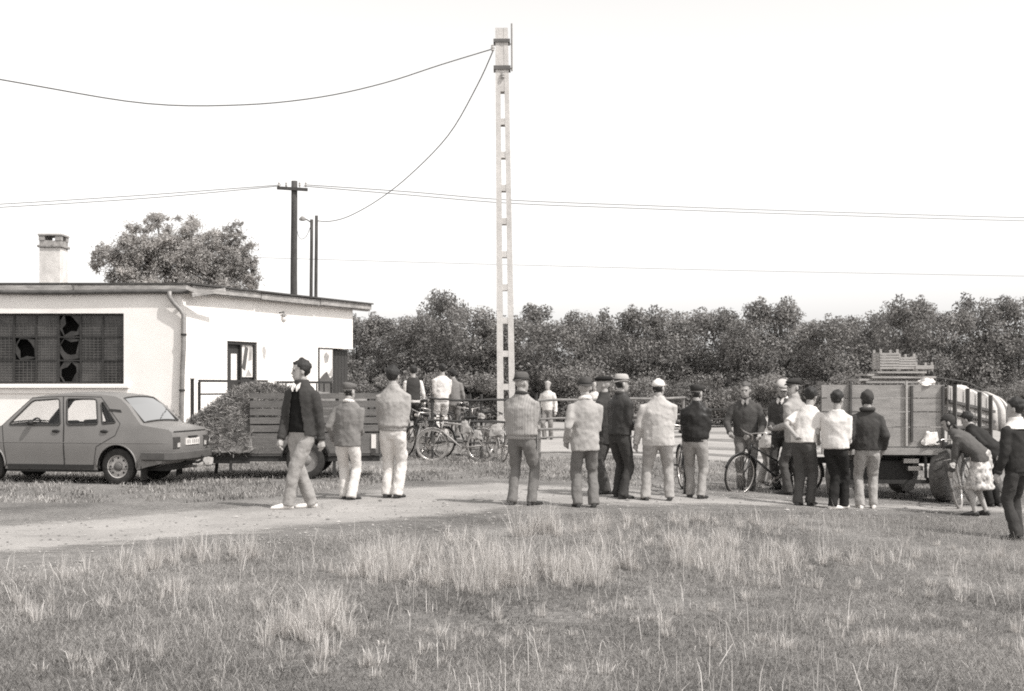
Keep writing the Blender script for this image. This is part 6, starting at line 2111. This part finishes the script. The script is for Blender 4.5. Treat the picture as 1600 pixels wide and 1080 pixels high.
    if hat:
        kind, hm = hat[:2]
        bs = hat[2] if len(hat) > 2 else 1.0
        if kind == 'flat_cap':
            s_ = MB()
            s_.loft([[HM @ Vector((rx * math.sin(2 * PI * q_ / 20), y0 + ry * math.cos(2 * PI * q_ / 20), z + tl * math.cos(2 * PI * q_ / 20))) for q_ in range(20)] for (z, rx, ry, y0, tl) in
                     ((0.158, 0.078, 0.098, -0.008, 0.008), (0.165, 0.088, 0.108, -0.006, 0.006), (0.19, 0.100, 0.122, -0.002, -0.004), (0.215, 0.098, 0.118, -0.002, -0.012), (0.238, 0.078, 0.095, -0.010, -0.014), (0.248, 0.04, 0.05, -0.015, -0.008))])
            s_.xf(sc4); s_.build('flat_cap', hm, root, smooth=True)
            s_ = MB(); s_.loft([[HM @ Vector((w_ * q_, y + 0.03 * (1 - q_ * q_), z - 0.012 * q_ * q_)) for q_ in np.linspace(-1, 1, 9)] + [HM @ Vector((w_ * q_, y + 0.03 * (1 - q_ * q_), z - 0.012 - 0.012 * q_ * q_)) for q_ in np.linspace(1, -1, 9)] for (y, z, w_) in ((0.05, 0.185, 0.075), (0.095, 0.172, 0.070), (0.115, 0.160, 0.055))]); s_.xf(sc4); s_.build('cap_visor', hm, root, smooth=True)
        elif kind == 'round_cap':
            on_head(lambda q_: q_.z > 0.145 and True, 1.13, hm, 'round_cap', 0.004)
            s_ = MB(); s_.loft([[HM @ Vector((w_ * q_, y + 0.025 * (1 - q_ * q_), z - 0.01 * q_ * q_)) for q_ in np.linspace(-1, 1, 9)] + [HM @ Vector((w_ * q_, y + 0.025 * (1 - q_ * q_), z - 0.008 - 0.01 * q_ * q_)) for q_ in np.linspace(1, -1, 9)] for (y, z, w_) in ((0.06, 0.178, 0.070), (0.11, 0.168, 0.066), (0.145, 0.160, 0.050))]); s_.xf(sc4); s_.build('cap_visor', hm, root, smooth=True)
        elif kind == 'hat':
            s_ = MB(); n_ = 24
            def brimz(t, r_): return 0.150 + 0.020 * math.cos(2 * t) * -1 * r_
            s_.loft([[HM @ Vector((rx * math.sin(2 * PI * q_ / n_), -0.006 + ry * math.cos(2 * PI * q_ / n_), brimz(2 * PI * q_ / n_, k_) + dz)) for q_ in range(n_)] for (rx, ry, k_, dz) in ((0.078, 0.098, 0, 0.004), (0.090 + 0.015 * bs, 0.110 + 0.015 * bs, 0.5, 0.0), (0.095 + 0.035 * bs, 0.115 + 0.035 * bs, 1, 0.0), (0.096 + 0.035 * bs, 0.116 + 0.035 * bs, 1, 0.006), (0.090 + 0.015 * bs, 0.110 + 0.015 * bs, 0.5, 0.009), (0.078, 0.098, 0, 0.014))])
            br_ = [(0.084, 0.104, 0.150), (0.086, 0.106, 0.175), (0.082, 0.101, 0.212), (0.072, 0.089, 0.243), (0.052, 0.066, 0.256), (0.018, 0.04, 0.248)]
            s_.loft([[HM @ Vector((rx * math.sin(2 * PI * q_ / n_) * (1 - 0.10 * (z > 0.22) * (math.cos(2 * PI * q_ / n_) > 0.3)), -0.006 + ry * math.cos(2 * PI * q_ / n_), z)) for q_ in range(n_)] for (rx, ry, z) in br_])
            s_.xf(sc4); ho = s_.build('hat', hm, root, smooth=True)
            s_ = MB(); s_.loft([[HM @ Vector((rx * math.sin(2 * PI * q_ / n_), -0.006 + ry * math.cos(2 * PI * q_ / n_), z)) for q_ in range(n_)] for (rx, ry, z) in ((0.0865, 0.1065, 0.158), (0.0885, 0.1085, 0.162), (0.0885, 0.1085, 0.182), (0.0855, 0.1055, 0.186))]); s_.xf(sc4); s_.build('hat_band', mat('hat_ribbon', 0.03, 0.7), ho, smooth=True)
        elif kind == 'beret':
            s_ = MB(); s_.loft([[HM @ Vector((rx * math.sin(2 * PI * q_ / 20), y0 + ry * math.cos(2 * PI * q_ / 20), z)) for q_ in range(20)] for (z, rx, ry, y0) in ((0.172, 0.077, 0.094, -0.006), (0.180, 0.105, 0.125, -0.012), (0.205, 0.118, 0.140, -0.016), (0.228, 0.100, 0.118, -0.018), (0.240, 0.05, 0.06, -0.018))]); s_.xf(sc4); s_.build('beret', hm, root, smooth=True)
        elif kind == 'scarf':
            on_head(lambda q_: (q_.y < 0.03 or q_.z > 0.165), 1.12, hm, 'headscarf', 0.01)
            s_ = MB(); s_.prism([HM @ Vector((-0.07, -0.08, 0.06)), HM @ Vector((0.07, -0.08, 0.06)), HM @ Vector((0.0, -0.13, -0.10))], HM.to_3x3() @ Vector((0, 0.03, 0.0))); s_.xf(sc4); s_.build('scarf_tail', hm, root)
        elif kind == 'hood':
            on_head(lambda q_: (q_.y < 0.045 or q_.z > 0.185), 1.22, hm, 'hood', 0.015)
            s_ = MB(); s_.tube([bend((0.09 * math.cos(t), -0.02 + 0.085 * math.sin(t), 1.49)) for t in np.linspace(PI * 0.75, PI * 2.25, 14)], 0.032, 8); s_.xf(sc4); s_.build('hood_roll', hm, root, smooth=True)
    return root, arm, S

def P_(name, v, **k): return cloth(name, v, **k)
# --- left group
person('young man walking in a black sweater, open dark jacket, pale trousers and white shoes', 471, 795, 231, 152,
       ('jacket', P_('charcoal_jacket', 0.05)), ('trousers', P_('pale_grey_trousers', 0.30)), SHOEW, hair=HAIRD, turn=-48, inner=('sweater', P_('black_sweater', 0.012)), open_front=0.115, collar=P_('white_collar', 0.75),
       arms=((0.27, -0.05, 0.90), (-0.27, -0.03, 0.88)), feet=((-0.16, -0.10, 104), (0.12, 0.10, 112)), hem=0.86)
person('short man in a flat cap and grey jacket, white trousers, beside the slatted trailer', 543, 781, 181, -18,
       ('jacket', P_('grey_jacket', 0.20)), ('trousers', P_('white_trousers', 0.62)), hat=('flat_cap', P_('grey_cap', 0.13)), arms=('pocket', 'front'), turn=-14, collar=P_('white_collar', 0.75), wide=1.12, hem=0.80, loose=1.08)
person('tall dark-haired man in a pale jacket and white trousers behind the trailer', 614, 779, 205, -12,
       ('jacket', P_('pale_grey_jacket', 0.34)), ('trousers', P_('white_trousers', 0.62)), hair=HAIRD, arms=('front', 'front'), turn=-5, hem=0.92, wide=1.03, loose=1.14, blouson=True, feet=((-0.10, 0.04, -10), (0.06, -0.02, -25)))
# --- people beyond the rack
person('person in a white shirt with white trousers standing on the bank behind the bicycles', 690, 0, 0, 20, ('shirt', P_('white_shirt', 0.64)), ('trousers', P_('white_trousers', 0.62)), D=31.3, hgt=1.78, detail=False, arms=('front', 'front'), hem=0.86)
person('person in grey clothes right beside the white-clad one on the bank', 709, 0, 0, 5, ('jacket', P_('grey_jacket', 0.20)), ('trousers', P_('grey_trousers', 0.22)), D=31.8, hgt=1.70, detail=False)
person('person in a white shirt under a dark vest behind the end-on bicycle', 645, 0, 0, 10, ('shirt', P_('white_shirt', 0.64)), ('trousers', P_('dark_trousers', 0.05)), D=31.0, hgt=1.74, detail=False, arms=('front', 'down'), hem=0.86, vest=P_('dark_vest', 0.05))
person('white-haired person in a white shirt far behind the pale pipe gate', 856, 0, 0, 160, ('shirt', P_('white_shirt', 0.64)), ('trousers', P_('grey_trousers', 0.22)), D=38.0, hgt=1.72, detail=False, hair=HAIRG, hem=0.88)
person('person in white far off between the hatted men', 929, 0, 0, 175, ('shirt', P_('white_shirt', 0.64)), ('trousers', P_('dark_trousers', 0.05)), D=40.0, hgt=1.74, detail=False, hair=HAIRG)
# --- middle group
strip = P_('striped_jacket', 0.32)
nn_ = strip.node_tree.nodes; ll_ = strip.node_tree.links
wv = nn_.new('ShaderNodeTexWave'); wv.inputs['Scale'].default_value = 9; wv.inputs['Distortion'].default_value = 0.6; wv.bands_direction = 'X'
tc_ = nn_.new('ShaderNodeTexCoord'); ll_.new(tc_.outputs['Object'], wv.inputs['Vector'])
cr_ = nn_.new('ShaderNodeValToRGB'); cr_.color_ramp.elements[0].color = tint(0.28); cr_.color_ramp.elements[1].color = tint(0.35); ll_.new(wv.outputs['Fac'], cr_.inputs[0]); ll_.new(cr_.outputs[0], nn_['Principled BSDF'].inputs['Base Color'])
person('old man in a hat and finely striped blouson with grey trousers under the concrete pole', 815, 790, 206, -24,
       ('jacket', strip), ('trousers', P_('mid_grey_trousers', 0.17)), hat=('hat', P_('brown_hat', 0.10), 0.2), hair=HAIRG, arms=('front', 'front'), turn=-22, collar=P_('dark_collar', 0.05), hem=0.90, loose=1.2, wide=1.06, blouson=True, feet=((-0.13, 0.0, -5), (0.13, -0.03, -45)))
person('man in a dark felt hat and long pale grey blazer with grey trousers', 914, 793, 201, 8,
       ('blazer', P_('pale_blazer', 0.36)), ('trousers', P_('mid_grey_trousers', 0.17)), hat=('hat', P_('dark_felt', 0.07), 0.35), hair=HAIRG, arms=('pocket', 'front'), hem=0.77, collar=P_('white_collar', 0.75), wide=1.03, loose=1.07, feet=((-0.10, 0.0, 12), (0.12, 0.02, -5)))
person('man in a dark beret and dark coat looking left past the blazer', 946, 772, 183, 60,
       ('coat', P_('dark_coat', 0.05)), ('trousers', P_('dark_grey_trousers', 0.08)), hat=('beret', P_('black_beret', 0.02)), hair=HAIRG, turn=18, hem=0.74)
person('man in a pale hat, dark leather jacket and dark trousers turned sideways', 968, 779, 192, -55,
       ('jacket', P_('dark_leather', 0.045, rough=0.5)), ('trousers', P_('dark_trousers', 0.05)), hat=('hat', P_('pale_hat', 0.40), -0.1), arms=('front', 'front'), turn=-8, hem=0.90, collar=P_('dark_collar', 0.05), wide=1.05, open_front=0.05, inner=('sweater', P_('grey_pullover', 0.20)))
person('stout man in a white cap, pale jacket and pale trousers, hands forward', 1029, 783, 189, -6,
       ('jacket', P_('cream_jacket', 0.46)), ('trousers', P_('cream_trousers', 0.34)), hat=('round_cap', P_('white_cap', 0.7)), arms=('down', 'front'), turn=-25, hem=0.80, wide=1.2, loose=1.08, belly=0.02, feet=((-0.18, 0, 10), (0.16, 0.03, -10)))
person('man in a black leather jacket and pale trousers next to the white-capped man', 1086, 779, 176, -20,
       ('jacket', P_('black_leather', 0.03, rough=0.4)), ('trousers', P_('pale_grey_trousers', 0.30)), hat=('flat_cap', P_('dark_cap', 0.04)), arms=('front', 'front'), turn=-20, hem=0.90, wide=1.08, loose=1.15, lean=4, blouson=True)
# --- group round the bicycle
person('man in a dark jacket facing forward and holding the bicycle', 1166, 766, 168, 168,
       ('jacket', P_('dark_grey_jacket', 0.075)), ('trousers', P_('mid_grey_trousers', 0.17)), hair=HAIRM, arms=((0.17, -0.30, 0.93), (-0.30, -0.20, 0.95)), turn=-6, nod=8, hem=0.88, collar=P_('grey_collar', 0.25), wide=1.08, loose=1.08)
person('person in a loose white shirt bending beside the man with the bicycle', 1196, 757, 0, -75,
       ('shirt', P_('white_shirt', 0.64)), ('trousers', P_('pale_grey_trousers', 0.30)), hgt=1.50, lean=20, arms=('front', 'front'), hem=0.76, loose=1.25, wide=1.1, hair=HAIRD)
person('man in a pale flat cap and dark jacket looking down', 1222, 766, 170, 150,
       ('jacket', P_('dark_grey_jacket', 0.075)), ('trousers', P_('dark_grey_trousers', 0.08)), hat=('flat_cap', P_('pale_cap', 0.42)), arms=('front', 'front'), turn=30, nod=22, hem=0.82, collar=P_('white_collar', 0.75))
person('man in a dark cap and pale grey jacket standing behind the white t-shirt', 1243, 774, 181, 40,
       ('jacket', P_('pale_grey_jacket', 0.34)), ('trousers', P_('dark_grey_trousers', 0.08)), hat=('flat_cap', P_('dark_cap', 0.04)), arms=('front', 'down'), turn=70, hem=0.80, loose=1.08)
person('man leaning forward in a white t-shirt and dark grey trousers', 1256, 791, 0, -38,
       ('shirt', P_('white_shirt', 0.64)), ('trousers', P_('dark_grey_trousers', 0.08)), hgt=1.74, lean=22, arms=('back', 'front'), sleeve=0.5, hem=0.92, hair=HAIRD, loose=1.08, feet=((-0.09, 0.0, -30), (0.10, 0.05, -40)))
person('dark-haired man in a white shirt, black trousers and white shoes by the trailer', 1306, 796, 0, -32,
       ('shirt', P_('white_shirt', 0.64)), ('trousers', P_('black_trousers', 0.022)), SHOEW, hgt=1.68, lean=7, arms=('front', 'front'), hem=0.90, hair=HAIRD, turn=-10, loose=1.16, feet=((-0.06, -0.05, -60), (0.14, 0.08, -30)))
person('person in a dark hooded jacket and pale jeans standing at the tailboard', 1355, 795, 0, -8,
       ('jacket', P_('dark_hooded_jacket', 0.055)), ('jeans', P_('pale_jeans', 0.33)), SHOEW, hgt=1.70, hat=('hood', P_('dark_hooded_jacket', 0.055)), hair=None, arms=('pocket', 'pocket'), hem=0.88, loose=1.15, wide=1.05, feet=((-0.10, 0, 5), (0.10, 0.03, -10)))
# --- right edge
flower = mat('flowered_skirt', 0.5, 0.9, 0.75, 14, 0.2, 60)
person('woman in a headscarf and dark cardigan stooping in a flowered skirt', 1532, 806, 0, 62,
       ('cardigan', P_('dark_cardigan', 0.10)), None, SHOED, hgt=1.60, hat=('scarf', P_('dark_scarf', 0.05)), hair=None, lean=48, arms=((-0.38, 0.10, 0.62), (-0.42, -0.05, 0.66)), hem=0.84, skirt=flower, loose=1.12, wide=1.08)
person('dark-clad person bending over the trailer side behind the stooping woman', 1553, 792, 0, 48,
       ('jacket', P_('black_coat', 0.03)), ('trousers', P_('black_trousers', 0.022)), hgt=1.62, lean=46, arms=('front', 'front'), hem=0.80, loose=1.1)
person('person in a dark top with a white shoulder yoke and dark trousers', 1590, 843, 0, 28,
       ('jacket', P_('dark_sport_top', 0.035)), ('trousers', P_('dark_trousers', 0.05)), hgt=1.66, lean=3, arms=('down', 'front'), hair=HAIRD, turn=20, hem=0.84, yoke=P_('white_yoke', 0.7))

# one dependency graph update for all remeshed parts
bpy.context.view_layer.update()
dg = bpy.context.evaluated_depsgraph_get()
new = []
for (o, post) in JOBS:
    ev = o.evaluated_get(dg)
    me = bpy.data.meshes.new_from_object(ev, preserve_all_data_layers=False, depsgraph=dg)
    new.append((o, me, post))
for (o, me, post) in new:
    m_ = o.data.materials[0]
    o.modifiers.clear()
    o.data = me
    me.materials.clear(); me.materials.append(m_)
    me.polygons.foreach_set('use_smooth', [True] * len(me.polygons))
    if post:
        post(me)
        so = o.modifiers.new('thick', 'SOLIDIFY'); so.thickness = 0.008; so.offset = -1
